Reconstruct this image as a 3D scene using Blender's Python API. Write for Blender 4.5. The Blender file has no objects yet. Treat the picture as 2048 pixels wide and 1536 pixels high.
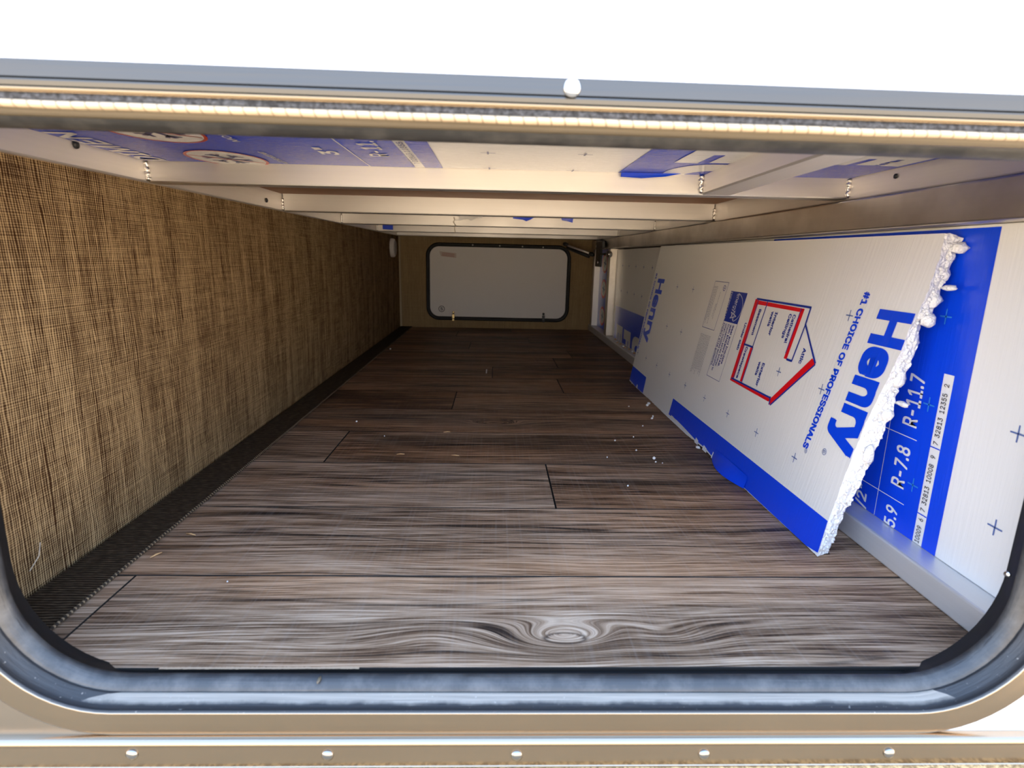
import bpy, bmesh, math, random
from mathutils import Vector, Matrix, noise
random.seed(7)
S = bpy.context.scene
COL = S.collection

# ------------------------------------------------------------------ camera, sky, sun, exposure
cam_d = bpy.data.cameras.new('camera'); cam = bpy.data.objects.new('camera', cam_d); COL.objects.link(cam)
S.camera = cam
F_PX, PITCH, YAW, ROLL = 1127.85, 0.2217, 0.0323, 0.0211
cam_d.sensor_width = 36.0; cam_d.lens = F_PX/2048*36.0
cam_d.clip_start = 0.01; cam_d.clip_end = 200
fw = Vector((math.sin(YAW)*math.cos(PITCH), math.cos(YAW)*math.cos(PITCH), -math.sin(PITCH)))
rt0 = Vector((math.cos(YAW), -math.sin(YAW), 0)); up0 = rt0.cross(fw)
rt = math.cos(ROLL)*rt0+math.sin(ROLL)*up0; up = -math.sin(ROLL)*rt0+math.cos(ROLL)*up0
cam.matrix_world = Matrix(((rt.x, up.x, -fw.x, 0.4734), (rt.y, up.y, -fw.y, -0.4105), (rt.z, up.z, -fw.z, 0.3503), (0, 0, 0, 1)))
cam_d.dof.use_dof = True; cam_d.dof.focus_distance = 0.95; cam_d.dof.aperture_fstop = 8.0

W = bpy.data.worlds.new('sky'); S.world = W; W.use_nodes = True
wn = W.node_tree; wn.nodes.clear()
wo = wn.nodes.new('ShaderNodeOutputWorld'); bg = wn.nodes.new('ShaderNodeBackground')
tc = wn.nodes.new('ShaderNodeTexCoord'); sx = wn.nodes.new('ShaderNodeSeparateXYZ'); cr = wn.nodes.new('ShaderNodeValToRGB')
wn.links.new(tc.outputs['Generated'], sx.inputs[0]); wn.links.new(sx.outputs['Z'], cr.inputs['Fac'])
e = cr.color_ramp.elements
e[0].position = 0.0; e[0].color = (0.88, 0.74, 0.58, 1)
e[1].position = 1.0; e[1].color = (0.26, 0.42, 0.72, 1)
m_ = e.new(0.25); m_.color = (0.42, 0.57, 0.80, 1)
wn.links.new(cr.outputs['Color'], bg.inputs['Color']); bg.inputs['Strength'].default_value = 1.25
wn.links.new(bg.outputs[0], wo.inputs[0])

sun_d = bpy.data.lights.new('sun', 'SUN'); sun = bpy.data.objects.new('sun', sun_d); COL.objects.link(sun)
sun_d.energy = 12.0; sun_d.angle = math.radians(0.6); sun_d.color = (1.0, 0.94, 0.84)
SUN_EL, SUN_AZ = math.radians(50), math.radians(-68)     # sun stands behind the trailer (azimuth from +X, negative = away from the opening side)
to_sun = Vector((math.cos(SUN_EL)*math.cos(SUN_AZ), -math.cos(SUN_EL)*math.sin(SUN_AZ), math.sin(SUN_EL)))
sun.rotation_euler = to_sun.to_track_quat('Z', 'Y').to_euler(); sun.location = (3, -3, 4)

vs = S.view_settings
vs.view_transform = 'Standard'; vs.look = 'None'; vs.gamma = 1.0; vs.use_curve_mapping = False; vs.exposure = 2.36
S.cycles.max_bounces = 12; S.cycles.diffuse_bounces = 3; S.cycles.glossy_bounces = 6
S.cycles.use_denoising = True

# ------------------------------------------------------------------ material helpers
class N:
    def __init__(s, name):
        s.m = bpy.data.materials.new(name); s.m.use_nodes = True; s.t = s.m.node_tree; s.t.nodes.clear()
        s.out = s.n('ShaderNodeOutputMaterial'); s.b = s.n('ShaderNodeBsdfPrincipled'); s.l(s.b.outputs[0], s.out.inputs[0])
    def n(s, k, **kw):
        q = s.t.nodes.new(k)
        for a, v in kw.items(): setattr(q, a, v)
        return q
    def l(s, a, b): s.t.links.new(a, b)
    def put(s, inp, v):
        if isinstance(v, bpy.types.NodeSocket): s.l(v, inp)
        else: inp.default_value = v
    def set(s, **kw):
        for a, v in kw.items():
            k = a.replace('_', ' ')
            if isinstance(v, tuple) and len(v) == 3: v = v+(1,)
            s.put(s.b.inputs[k], v)
        return s
    def obj(s): return s.n('ShaderNodeTexCoord').outputs['Object']
    def xyz(s, v):
        q = s.n('ShaderNodeSeparateXYZ'); s.l(v, q.inputs[0]); return q.outputs
    def comb(s, x, y, z):
        q = s.n('ShaderNodeCombineXYZ')
        for i, v in enumerate((x, y, z)): s.put(q.inputs[i], v)
        return q.outputs[0]
    def math(s, op, a, b=0.0, c=None, clamp=False):
        q = s.n('ShaderNodeMath', operation=op, use_clamp=clamp); s.put(q.inputs[0], a); s.put(q.inputs[1], b)
        if c is not None: s.put(q.inputs[2], c)
        return q.outputs[0]
    def noise(s, v, scale=1.0, detail=3.0, rough=0.5, dist=0.0):
        q = s.n('ShaderNodeTexNoise'); s.l(v, q.inputs['Vector'])
        q.inputs['Scale'].default_value = scale; q.inputs['Detail'].default_value = detail
        q.inputs['Roughness'].default_value = rough; q.inputs['Distortion'].default_value = dist
        return q.outputs['Fac']
    def ramp(s, f, *st):
        q = s.n('ShaderNodeValToRGB'); s.put(q.inputs[0], f); el = q.color_ramp.elements
        while len(el) < len(st): el.new(0.5)
        for i, (p, c) in enumerate(st):
            if not isinstance(c, tuple): c = (c, c, c)
            el[i].position = p; el[i].color = c+(1,)
        return q.outputs['Color']
    def mix(s, f, a, b, mode='MIX'):
        q = s.n('ShaderNodeMix', data_type='RGBA', blend_type=mode); s.put(q.inputs[0], f)
        for i, v in ((6, a), (7, b)):
            if isinstance(v, tuple) and len(v) == 3: v = v+(1,)
            s.put(q.inputs[i], v)
        return q.outputs[2]
    def bump(s, h, st=0.3, d=0.001):
        q = s.n('ShaderNodeBump'); s.put(q.inputs['Height'], h); q.inputs['Strength'].default_value = st; q.inputs['Distance'].default_value = d
        s.l(q.outputs[0], s.b.inputs['Normal']); return s
    def attr(s, name):
        q = s.n('ShaderNodeAttribute', attribute_type='OBJECT', attribute_name=name); return q.outputs['Fac']

def plain(name, col, rough=0.5, metal=0.0, **kw):
    m = N(name); m.set(Base_Color=col, Roughness=rough, Metallic=metal, **kw)
    v = m.obj(); h = m.noise(v, 60, 3); m.put(m.b.inputs['Roughness'], m.math('MULTIPLY_ADD', h, 0.15, rough-0.07))
    return m.m

def aluminium(name, axis, base=(0.80, 0.78, 0.75), rough=0.38, stain=0.0, metal=1.0):
    m = N(name); v = m.obj(); x, y, z = m.xyz(v)
    sc = [220.0, 220.0, 220.0]; sc[axis] = 4.0
    vv = m.comb(m.math('MULTIPLY', x, sc[0]), m.math('MULTIPLY', y, sc[1]), m.math('MULTIPLY', z, sc[2]))
    br = m.noise(vv, 1.0, 4, 0.6); cl = m.noise(v, 7.0, 4, 0.6)
    c = m.mix(m.math('MULTIPLY', br, 0.35), base, tuple(q*0.72 for q in base))
    if stain: c = m.mix(m.ramp(cl, (0.42, 0.0), (0.7, stain)), c, (0.30, 0.24, 0.18))
    m.set(Base_Color=c, Metallic=metal)
    m.put(m.b.inputs['Roughness'], m.math('MULTIPLY_ADD', cl, 0.22, rough-0.11))
    m.bump(br, 0.12, 0.0006); return m.m

def foam(name, col, rough=0.38, gloss=0.3, lines=1, dirt=0.0):
    m = N(name); v = m.obj(); x, y, z = m.xyz(v)
    # film laminate: fine wrinkles running up the board
    f = m.comb(m.math('MULTIPLY', x, 30), m.math('MULTIPLY', y, 260 if lines == 1 else 30), m.math('MULTIPLY', z, 14 if lines == 1 else 30))
    if lines == 2: f = m.comb(m.math('MULTIPLY', x, 45), m.math('MULTIPLY', y, 330), m.math('MULTIPLY', z, 30))
    a = m.noise(f, 1.0, 3, 0.6); b = m.noise(v, 9, 3, 0.5)
    c = m.mix(m.math('MULTIPLY', b, 0.10), col, tuple(q*0.8 for q in col))
    m.set(Base_Color=c, Roughness=rough, Coat_Weight=gloss, Coat_Roughness=0.22 if lines == 1 else 0.12)
    h = m.math('ADD', m.math('MULTIPLY', a, 0.7), m.math('MULTIPLY', b, 1.2))
    m.bump(h, 0.35 if lines == 1 else 0.9, 0.0012 if lines == 1 else 0.0022); return m.m

M = {}
M['white_foam'] = foam('white foam film', (0.87, 0.87, 0.86))
M['blue_print'] = foam('blue printed film', (0.001, 0.060, 0.80), 0.32)
M['navy_print'] = foam('navy printed film', (0.006, 0.030, 0.34), 0.4)
M['grey_print'] = foam('blue grey print', (0.11, 0.17, 0.42), 0.4)
M['light_blue'] = foam('light blue print', (0.03, 0.22, 0.75), 0.4)
M['red_print'] = foam('red print', (0.80, 0.004, 0.012), 0.4)
M['fine_print'] = foam('small grey print', (0.22, 0.24, 0.36), 0.4)
M['c_white'] = foam('white ceiling foam film', (0.86, 0.86, 0.86), 0.22, 0.2, 2)
M['c_blue'] = foam('blue ceiling foam film', (0.002, 0.050, 0.62), 0.25, 0.06, 2)
M['c_navy'] = foam('navy ceiling print', (0.010, 0.030, 0.22), 0.34, 0.5, 2)
M['c_red'] = foam('red ceiling print', (0.60, 0.02, 0.015), 0.34, 0.5, 2)
M['alu_x'] = aluminium('brushed aluminium beam', 0, (0.66, 0.64, 0.62), 0.46)
M['alu_y'] = aluminium('brushed aluminium rail', 1, (0.86, 0.82, 0.78), 0.46, 0.0, 0.75)
M['alu_old'] = aluminium('weathered aluminium', 1, (0.80, 0.74, 0.66), 0.42, 0.45)
M['alu_floor'] = aluminium('floor rail aluminium', 1, (0.84, 0.84, 0.84), 0.44, 0.0, 0.6)
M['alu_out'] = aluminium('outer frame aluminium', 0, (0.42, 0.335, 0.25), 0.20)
M['alu_plate'] = aluminium('dull grey tan sheet', 0, (0.40, 0.35, 0.30), 0.30)
M['alu_door'] = aluminium('door edge aluminium', 0, (0.095, 0.098, 0.102), 0.2)
M['weld'] = plain('weld metal', (0.75, 0.73, 0.70), 0.3, 1.0)
M['chrome'] = plain('bright screw metal', (0.82, 0.83, 0.86), 0.15, 1.0)
M['rivet'] = plain('dull rivet metal', (0.36, 0.36, 0.37), 0.16, 1.0)
M['brass'] = plain('brass clip', (0.75, 0.55, 0.25), 0.22, 1.0)
M['black_steel'] = plain('black steel', (0.012, 0.012, 0.013), 0.4)
M['black_rubber'] = plain('black rubber', (0.008, 0.008, 0.009), 0.55)
M['white_plastic'] = plain('white plastic', (0.80, 0.77, 0.75), 0.4)
M['lens'] = plain('frosted lens', (0.34, 0.32, 0.32), 0.35)
M['thread'] = plain('pale thread', (0.55, 0.48, 0.38), 0.8)
M['shaving'] = plain('wood shaving', (0.62, 0.38, 0.18), 0.8)
M['sticker'] = plain('pale sticker', (0.62, 0.52, 0.47), 0.5)
M['sticker_ink'] = plain('red sticker ink', (0.42, 0.16, 0.13), 0.6)
M['ink'] = plain('dark ink', (0.05, 0.045, 0.045), 0.6)
M['white_body'] = plain('white gelcoat', (0.88, 0.88, 0.88), 0.3)

m = N('torn foam'); v = m.obj(); a = m.noise(v, 260, 4, 0.65); b = m.n('ShaderNodeTexVoronoi'); m.l(v, b.inputs['Vector']); b.inputs['Scale'].default_value = 300
m.set(Base_Color=(0.84, 0.84, 0.85), Roughness=0.75, Subsurface_Weight=0.0)
m.bump(m.math('ADD', a, b.outputs['Distance']), 0.7, 0.002); M['torn_foam'] = m.m

m = N('door inner skin'); v = m.obj(); x, y, z = m.xyz(v)
h = m.noise(m.comb(m.math('MULTIPLY', x, 400), y, m.math('MULTIPLY', z, 400)), 1.0, 2)
m.set(Base_Color=m.mix(h, (0.84, 0.80, 0.77), (0.74, 0.71, 0.68)), Roughness=0.5); m.bump(h, 0.1, 0.0004); M['door_skin'] = m.m

# rubber of the near seal: grey lip, dusty channel
def rubber(name, dusty):
    m = N(name); v = m.obj(); x, y, z = m.xyz(v)
    st = m.noise(m.comb(m.math('MULTIPLY', x, 8), m.math('MULTIPLY', y, 500), m.math('MULTIPLY', z, 60)), 1.0, 3, 0.6)
    cl = m.noise(v, 26, 5, 0.65)
    c = m.mix(st, (0.014, 0.015, 0.017), (0.04, 0.04, 0.042))
    if dusty:
        k = m.math('MULTIPLY_ADD', y, 90.0, m.math('MULTIPLY_ADD', cl, 0.8, -0.55))   # dust lies deepest next to the lip
        low = m.math('LESS_THAN', z, 0.0035)
        xx = m.math('MULTIPLY', m.math('MULTIPLY_ADD', m.math('MULTIPLY_ADD', cl, 0.16, x), 16.0, 4.9, clamp=True), low)
        xx = m.math('MULTIPLY', xx, m.ramp(k, (0.35, 0.0), (0.65, 1.0)))
        c = m.mix(m.math('MULTIPLY', xx, m.ramp(st, (0.3, 0.45), (0.7, 0.8))), c, (0.44, 0.40, 0.345))
        spk = m.ramp(m.noise(v, 420, 2, 0.5), (0.70, 0.0), (0.76, 1.0))
        c = m.mix(m.math('MULTIPLY', spk, 0.5), c, (0.5, 0.47, 0.42))
    else:
        c = m.mix(m.ramp(cl, (0.45, 0.0), (0.75, 0.55)), c, (0.16, 0.155, 0.15))
    m.set(Base_Color=c, Roughness=0.42 if not dusty else 0.5, Specular_IOR_Level=0.7)
    m.bump(st, 0.4, 0.0008); return m.m
M['seal_lip'] = rubber('grey seal lip', False); M['seal_channel'] = rubber('dusty seal channel', True)
m = N('bulb seal painted reflection'); v = m.obj(); x, y, z = m.xyz(v)
a = m.noise(v, 90, 3)
gr = m.math('ABSOLUTE', m.math('SINE', m.math('MULTIPLY', m.math('MULTIPLY_ADD', z, 0.3, x), math.pi/0.0085)))
c = m.mix(m.ramp(gr, (0.12, 0.75), (0.26, 0.0)), m.mix(a, (0.58, 0.46, 0.31), (0.47, 0.36, 0.24)), (0.20, 0.14, 0.08))  # cream is the ground's reflected light painted in; grooves drawn as dark lines
m.set(Base_Color=c, Roughness=0.45); M['bulb'] = m.m
m = N('dark foam tape'); v = m.obj(); a = m.noise(v, 300, 4, 0.7)
m.set(Base_Color=m.mix(m.ramp(a, (0.4, 0.0), (0.7, 1.0)), (0.02, 0.02, 0.022), (0.12, 0.125, 0.14)), Roughness=0.8); m.bump(a, 0.8, 0.001); M['foam_tape'] = m.m
m = N('brown rubber'); v = m.obj(); x, y, z = m.xyz(v)
st = m.noise(m.comb(m.math('MULTIPLY', x, 3), m.math('MULTIPLY', y, 400), m.math('MULTIPLY', z, 400)), 1.0, 3, 0.6)
m.set(Base_Color=m.mix(st, (0.07, 0.055, 0.035), (0.20, 0.165, 0.115)), Roughness=0.42); m.bump(st, 0.3, 0.0008); M['brown_rubber'] = m.m
# embossed aluminium skirt, the tan ground's reflection painted into its colour
m = N('embossed skin painted reflection'); v = m.obj(); b = m.noise(v, 330, 3, 0.55, 0.6)
m.set(Base_Color=m.mix(m.ramp(b, (0.42, 0.0), (0.58, 1.0)), (0.36, 0.22, 0.10), (0.80, 0.53, 0.25)), Roughness=0.6, Specular_IOR_Level=0.2); m.bump(b, 0.8, 0.002); M['skirt'] = m.m
# sunlit gravel ground
m = N('tan ground'); v = m.obj(); a = m.noise(v, 3, 5, 0.6); b = m.noise(v, 60, 3, 0.7)
m.set(Base_Color=m.mix(m.math('MULTIPLY_ADD', a, 0.6, m.math('MULTIPLY', b, 0.4)), (0.30, 0.21, 0.12), (0.46, 0.36, 0.24)), Roughness=0.9); M['ground'] = m.m
m = N('brown plywood'); v = m.obj(); x, y, z = m.xyz(v)
a = m.noise(m.comb(m.math('MULTIPLY', x, 12), m.math('MULTIPLY', y, 90), z), 1.0, 4, 0.6)
m.set(Base_Color=m.mix(a, (0.40, 0.20, 0.10), (0.22, 0.10, 0.05)), Roughness=0.6); M['plywood'] = m.m

# woven wall covering; u along the wall, thread spacing in metres
def weave(name, ua, va, light, dark, thr=0.0030, hor=0.0024, contrast=1.0):
    m = N(name); v = m.obj(); ax = m.xyz(v); u, w = ax[ua], ax[va]
    p = m.comb(m.math('MULTIPLY', u, 1.0), m.math('MULTIPLY', w, 0.16), 0.0)
    wob = m.noise(p, 34.0, 4, 0.6)
    uu = m.math('MULTIPLY_ADD', wob, 0.016, u)
    s1 = m.math('SINE', m.math('MULTIPLY', uu, 2*math.pi/thr))
    q = m.comb(m.math('MULTIPLY', u, 0.10), m.math('MULTIPLY', w, 1.0), 0.0)
    wob2 = m.noise(q, 60.0, 4, 0.6)
    ww = m.math('MULTIPLY_ADD', wob2, 0.006, w)
    s2 = m.math('SINE', m.math('MULTIPLY', ww, 2*math.pi/hor))
    streak = m.noise(m.comb(m.math('MULTIPLY', u, 330), m.math('MULTIPLY', w, 5), 0.0), 1.0, 3, 0.65)
    streak2 = m.noise(m.comb(m.math('MULTIPLY', u, 9), m.math('MULTIPLY', w, 420), 0.0), 1.0, 3, 0.65)
    big = m.noise(m.comb(m.math('MULTIPLY', u, 26), m.math('MULTIPLY', w, 3), 0.0), 1.0, 3, 0.6)
    blot = m.noise(v, 22, 4, 0.65)
    f = m.math('MULTIPLY_ADD', s1, 0.34*contrast, 0.47)
    f = m.math('MULTIPLY_ADD', s2, 0.17*contrast, f)
    f = m.math('MULTIPLY_ADD', m.math('SUBTRACT', streak, 0.5), 1.3*contrast, f)
    f = m.math('MULTIPLY_ADD', m.math('SUBTRACT', streak2, 0.5), 0.7*contrast, f)
    f = m.math('MULTIPLY_ADD', m.math('SUBTRACT', big, 0.5), 0.7*contrast, f)
    f = m.math('MULTIPLY_ADD', m.math('SUBTRACT', blot, 0.5), 0.5*contrast, f)
    c = m.ramp(f, (0.16, dark), (0.5, tuple(0.62*a+0.38*b for a, b in zip(dark, light))), (0.92, light))
    m.set(Base_Color=c, Roughness=0.7, Specular_IOR_Level=0.0); m.bump(f, 0.3, 0.0006); return m.m
M['weave'] = weave('gold brown woven vinyl', 1, 2, (0.52, 0.365, 0.19), (0.046, 0.021, 0.010))
M['weave_back'] = weave('tan woven vinyl', 0, 2, (0.46, 0.34, 0.18), (0.22, 0.15, 0.08), 0.006, 0.006, 0.6)
m = N('dark ribbed strip'); v = m.obj(); x, y, z = m.xyz(v)
yy = m.math('MULTIPLY_ADD', m.noise(v, 40, 3), 0.003, y)
r_ = m.math('SINE', m.math('MULTIPLY', yy, 2*math.pi/0.0042)); n2 = m.noise(m.comb(m.math('MULTIPLY', x, 90), m.math('MULTIPLY', y, 350), 0.0), 1.0, 3)
k = m.math('MULTIPLY_ADD', r_, 0.3, m.math('MULTIPLY_ADD', n2, 1.0, 0.0))
m.set(Base_Color=m.ramp(k, (0.25, (0.018, 0.012, 0.008)), (0.75, (0.085, 0.060, 0.038)), (1.0, (0.16, 0.12, 0.075))), Roughness=0.8, Specular_IOR_Level=0.05); m.bump(k, 0.5, 0.001); M['strip'] = m.m
m = N('stitched strip edge'); v = m.obj(); x, y, z = m.xyz(v)
r_ = m.math('SINE', m.math('MULTIPLY', y, 2*math.pi/0.0055))
m.set(Base_Color=m.ramp(r_, (0.3, (0.03, 0.02, 0.012)), (0.7, (0.34, 0.25, 0.15))), Roughness=0.8); M['stitch'] = m.m

# printed vinyl planks: grain runs along X; per-plank "tone" and "seed"; optional knot
def wood(name, knots=()):
    m = N(name); v = m.obj(); x, y, z = m.xyz(v)
    tone = m.attr('tone'); seed = m.attr('seed')
    sd = m.math('MULTIPLY', seed, 17.3)
    yy = y
    for (kx, ky, sxk, syk, amp) in knots:
        dx = m.math('DIVIDE', m.math('SUBTRACT', x, kx), sxk); dy = m.math('DIVIDE', m.math('SUBTRACT', y, ky), syk)
        r2 = m.math('ADD', m.math('MULTIPLY', dx, dx), m.math('MULTIPLY', dy, dy))
        yy = m.math('MULTIPLY_ADD', m.math('EXPONENT', m.math('MULTIPLY', r2, -1.0)), amp, yy)
    low = m.noise(m.comb(m.math('MULTIPLY_ADD', x, 1.5, sd), m.math('MULTIPLY', y, 4.0), sd), 1.0, 2, 0.5)
    yy = m.math('MULTIPLY_ADD', low, 0.055, yy)
    def g(fx, fy, det, off):
        return m.noise(m.comb(m.math('MULTIPLY_ADD', x, fx, sd), m.math('MULTIPLY_ADD', yy, fy, off), sd), 1.0, det, 0.6)
    big = g(1.8, 14, 4, 0.0); mid = g(2.6, 120, 5, 3.1); fine = g(14.0, 640, 4, 7.7); crack = g(0.9, 26, 2, 11.0); pale = g(2.0, 10, 3, 21.0)
    f = m.math('MULTIPLY_ADD', m.math('SUBTRACT', big, 0.5), 1.0, 0.57)
    f = m.math('MULTIPLY_ADD', m.math('SUBTRACT', mid, 0.5), 0.95, f)
    f = m.math('MULTIPLY_ADD', m.math('SUBTRACT', fine, 0.5), 1.7, f)
    f = m.math('ADD', f, tone)
    c = m.ramp(f, (0.12, (0.030, 0.016, 0.010)), (0.36, (0.155, 0.092, 0.056)), (0.60, (0.38, 0.255, 0.168)), (0.95, (0.70, 0.525, 0.385)))
    c = m.mix(m.ramp(pale, (0.55, 0.0), (0.75, 0.30)), c, (0.50, 0.41, 0.33))
    tn = m.noise(m.comb(m.math('MULTIPLY_ADD', x, 1.4, sd), m.math('MULTIPLY', yy, 11.0), sd), 1.0, 3, 0.5)
    c = m.mix(m.ramp(tn, (0.40, 0.0), (0.62, 0.75)), c, (0.86, 0.66, 0.50), 'MULTIPLY')
    # dark cracks where the crack field crosses its mid value
    ck = m.math('ABSOLUTE', m.math('SUBTRACT', crack, 0.52))
    ckm = m.math('MULTIPLY', m.ramp(ck, (0.004, 1.0), (0.020, 0.0)), m.ramp(mid, (0.35, 1.0), (0.62, 0.35)))
    c = m.mix(m.math('MULTIPLY', ckm, 0.95), c, (0.022, 0.016, 0.014))
    for (kx, ky, sxk, syk, amp) in knots[:1]:
        dx = m.math('DIVIDE', m.math('SUBTRACT', x, kx), sxk*0.42); dy = m.math('DIVIDE', m.math('SUBTRACT', y, ky), syk*0.42)
        r2 = m.math('SQRT', m.math('ADD', m.math('MULTIPLY', dx, dx), m.math('MULTIPLY', dy, dy)))
        ring = m.math('ABSOLUTE', m.math('SUBTRACT', r2, m.math('MULTIPLY_ADD', fine, 0.5, 0.6)))
        c = m.mix(m.ramp(ring, (0.0, 0.85), (0.22, 0.0)), c, (0.045, 0.03, 0.024))
    hz = m.noise(m.comb(m.math('MULTIPLY', x, 300), m.math('MULTIPLY', y, 6), sd), 1.0, 2)
    c = m.mix(m.math('MULTIPLY', m.ramp(hz, (0.5, 0.0), (0.8, 1.0)), 0.10), c, (0.5, 0.46, 0.43))
    m.set(Base_Color=c, Specular_IOR_Level=0.10, Roughness=m.math('MULTIPLY_ADD', mid, 0.2, 0.36)); m.bump(m.math('ADD', mid, fine), 0.12, 0.0006)
    return m.m
M['wood'] = wood('grey brown plank')
M['wood_knot'] = wood('grey brown knotted plank', [(0.0, 0.0, 0.050, 0.021, 0.036), (-0.13, 0.008, 0.06, 0.022, -0.012), (0.10, 0.0, 0.05, 0.025, 0.02)])
M['wood_dark_knot'] = wood('plank with dark knot', [(0.0, 0.0, 0.06, 0.02, 0.04)])
M['dark_edge'] = plain('dark plank edge', (0.012, 0.009, 0.007), 0.8)
M['plank_edge'] = plain('raw plank edge', (0.55, 0.38, 0.25), 0.9)

# ------------------------------------------------------------------ object helpers
def empty(name, loc):
    o = bpy.data.objects.new(name, None); COL.objects.link(o); o.location = loc; o.empty_display_size = 0.02; return o
def tag(o, label=None, cat=None, group=None, kind=None):
    if label: o['label'] = label
    if cat: o['category'] = cat
    if group: o['group'] = group
    if kind: o['kind'] = kind
    return o
def wloc(p):
    v = Vector((0, 0, 0))
    while p: v += p.location; p = p.parent
    return v
def mk(name, vs_, fs, mat, parent=None, base=None, smooth=False, mi=None):
    """one mesh object from world-space vertices; base = its origin in the world"""
    pl = wloc(parent); b = Vector(base) if base is not None else pl
    me = bpy.data.meshes.new(name); me.from_pydata([tuple(Vector(q)-b) for q in vs_], [], fs)
    for mm in (mat if isinstance(mat, (list, tuple)) else [mat]): me.materials.append(mm)
    if mi: me.polygons.foreach_set('material_index', mi)
    if smooth: me.polygons.foreach_set('use_smooth', [True]*len(me.polygons))
    me.update()
    o = bpy.data.objects.new(name, me); COL.objects.link(o); o.parent = parent; o.location = b-pl; return o
def from_bm(name, bm, mat, parent=None, base=None, smooth=False):
    bm.verts.index_update(); vs_ = [v.co.copy() for v in bm.verts]; fs = [[v.index for v in f.verts] for f in bm.faces]
    bm.free(); return mk(name, vs_, fs, mat, parent, base, smooth)
def box_bm(x0, x1, y0, y1, z0, z1, bev=0.0, seg=2):
    bm = bmesh.new(); bmesh.ops.create_cube(bm, size=1)
    for v in bm.verts: v.co = Vector((x0+(v.co.x+.5)*(x1-x0), y0+(v.co.y+.5)*(y1-y0), z0+(v.co.z+.5)*(z1-z0)))
    if bev: bmesh.ops.bevel(bm, geom=bm.edges[:], offset=bev, segments=seg, affect='EDGES', profile=0.5)
    return bm
def box(name, b, mat, parent=None, bev=0.0, base=None, smooth=False):
    return from_bm(name, box_bm(*b, bev), mat, parent, base, smooth)
def tube(name, pts, rad, mat, parent=None, seg=10, base=None, caps=True):
    vs_, fs = [], []; n = len(pts); pts = [Vector(p) for p in pts]
    for i, p in enumerate(pts):
        d = (pts[min(i+1, n-1)]-pts[max(i-1, 0)]).normalized()
        a = d.orthogonal().normalized() if i == 0 else (a-d*a.dot(d)).normalized()
        c = d.cross(a); r = rad[i] if isinstance(rad, (list, tuple)) else rad
        for k_ in range(seg):
            t = 2*math.pi*k_/seg; vs_.append(p+r*(math.cos(t)*a+math.sin(t)*c))
    for i in range(n-1):
        for k_ in range(seg):
            fs.append((i*seg+k_, i*seg+(k_+1) % seg, (i+1)*seg+(k_+1) % seg, (i+1)*seg+k_))
    if caps: fs += [tuple(range(seg))[::-1], tuple(range((n-1)*seg, n*seg))]
    return mk(name, vs_, fs, mat, parent, base, True)
def lathe(name, c, axis, prof, mat, parent=None, seg=24, base=None):
    """prof = [(distance along axis, radius)]"""
    c = Vector(c); d = Vector(axis).normalized(); a = d.orthogonal().normalized(); b = d.cross(a); vs_, fs = [], []
    for (t, r) in prof:
        for k_ in range(seg):
            q = 2*math.pi*k_/seg; vs_.append(c+d*t+r*(math.cos(q)*a+math.sin(q)*b))
    for i in range(len(prof)-1):
        for k_ in range(seg): fs.append((i*seg+k_, i*seg+(k_+1) % seg, (i+1)*seg+(k_+1) % seg, (i+1)*seg+k_))
    fs += [tuple(range(seg))[::-1], tuple(range((len(prof)-1)*seg, len(prof)*seg))]
    return mk(name, vs_, fs, mat, parent, base, True)
def rrect(cx, cz, w, h, r, d=0.0, n=14):
    """rounded rectangle in XZ, grown by d, counter-clockwise"""
    hw, hh = w/2, h/2; P = []; r = r if isinstance(r, tuple) else (r, r)      # (upper, lower) corner radius
    for (sx_, sz_, a0) in ((1, 1, 0), (-1, 1, 90), (-1, -1, 180), (1, -1, 270)):
        rr = r[0] if sz_ > 0 else r[1]
        for i in range(n+1):
            a = math.radians(a0+90*i/n); P.append((cx+sx_*(hw-rr)+(rr+d)*math.cos(a), cz+sz_*(hh-rr)+(rr+d)*math.sin(a)))
    return P
def rot(p, c=(0.5008, 0.2167), a=0.0048):
    x, y, z = p; dx, dz = x-c[0], z-c[1]; return (c[0]+dx*math.cos(a)+dz*math.sin(a), y, c[1]-dx*math.sin(a)+dz*math.cos(a))
def sweep(name, args, prof, mat, parent=None, n=14, rotf=None, smooth=True, base=None):
    vs_, fs = [], []
    for (d, y) in prof: vs_ += [(x, y, z) for x, z in rrect(*args, d=d, n=n)]
    k_ = 4*(n+1)
    if rotf: vs_ = [rotf(p) for p in vs_]
    for i in range(len(prof)-1):
        for j in range(k_): fs.append((i*k_+j, i*k_+(j+1) % k_, (i+1)*k_+(j+1) % k_, (i+1)*k_+j))
    return mk(name, vs_, fs, mat, parent, base, smooth)

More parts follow.
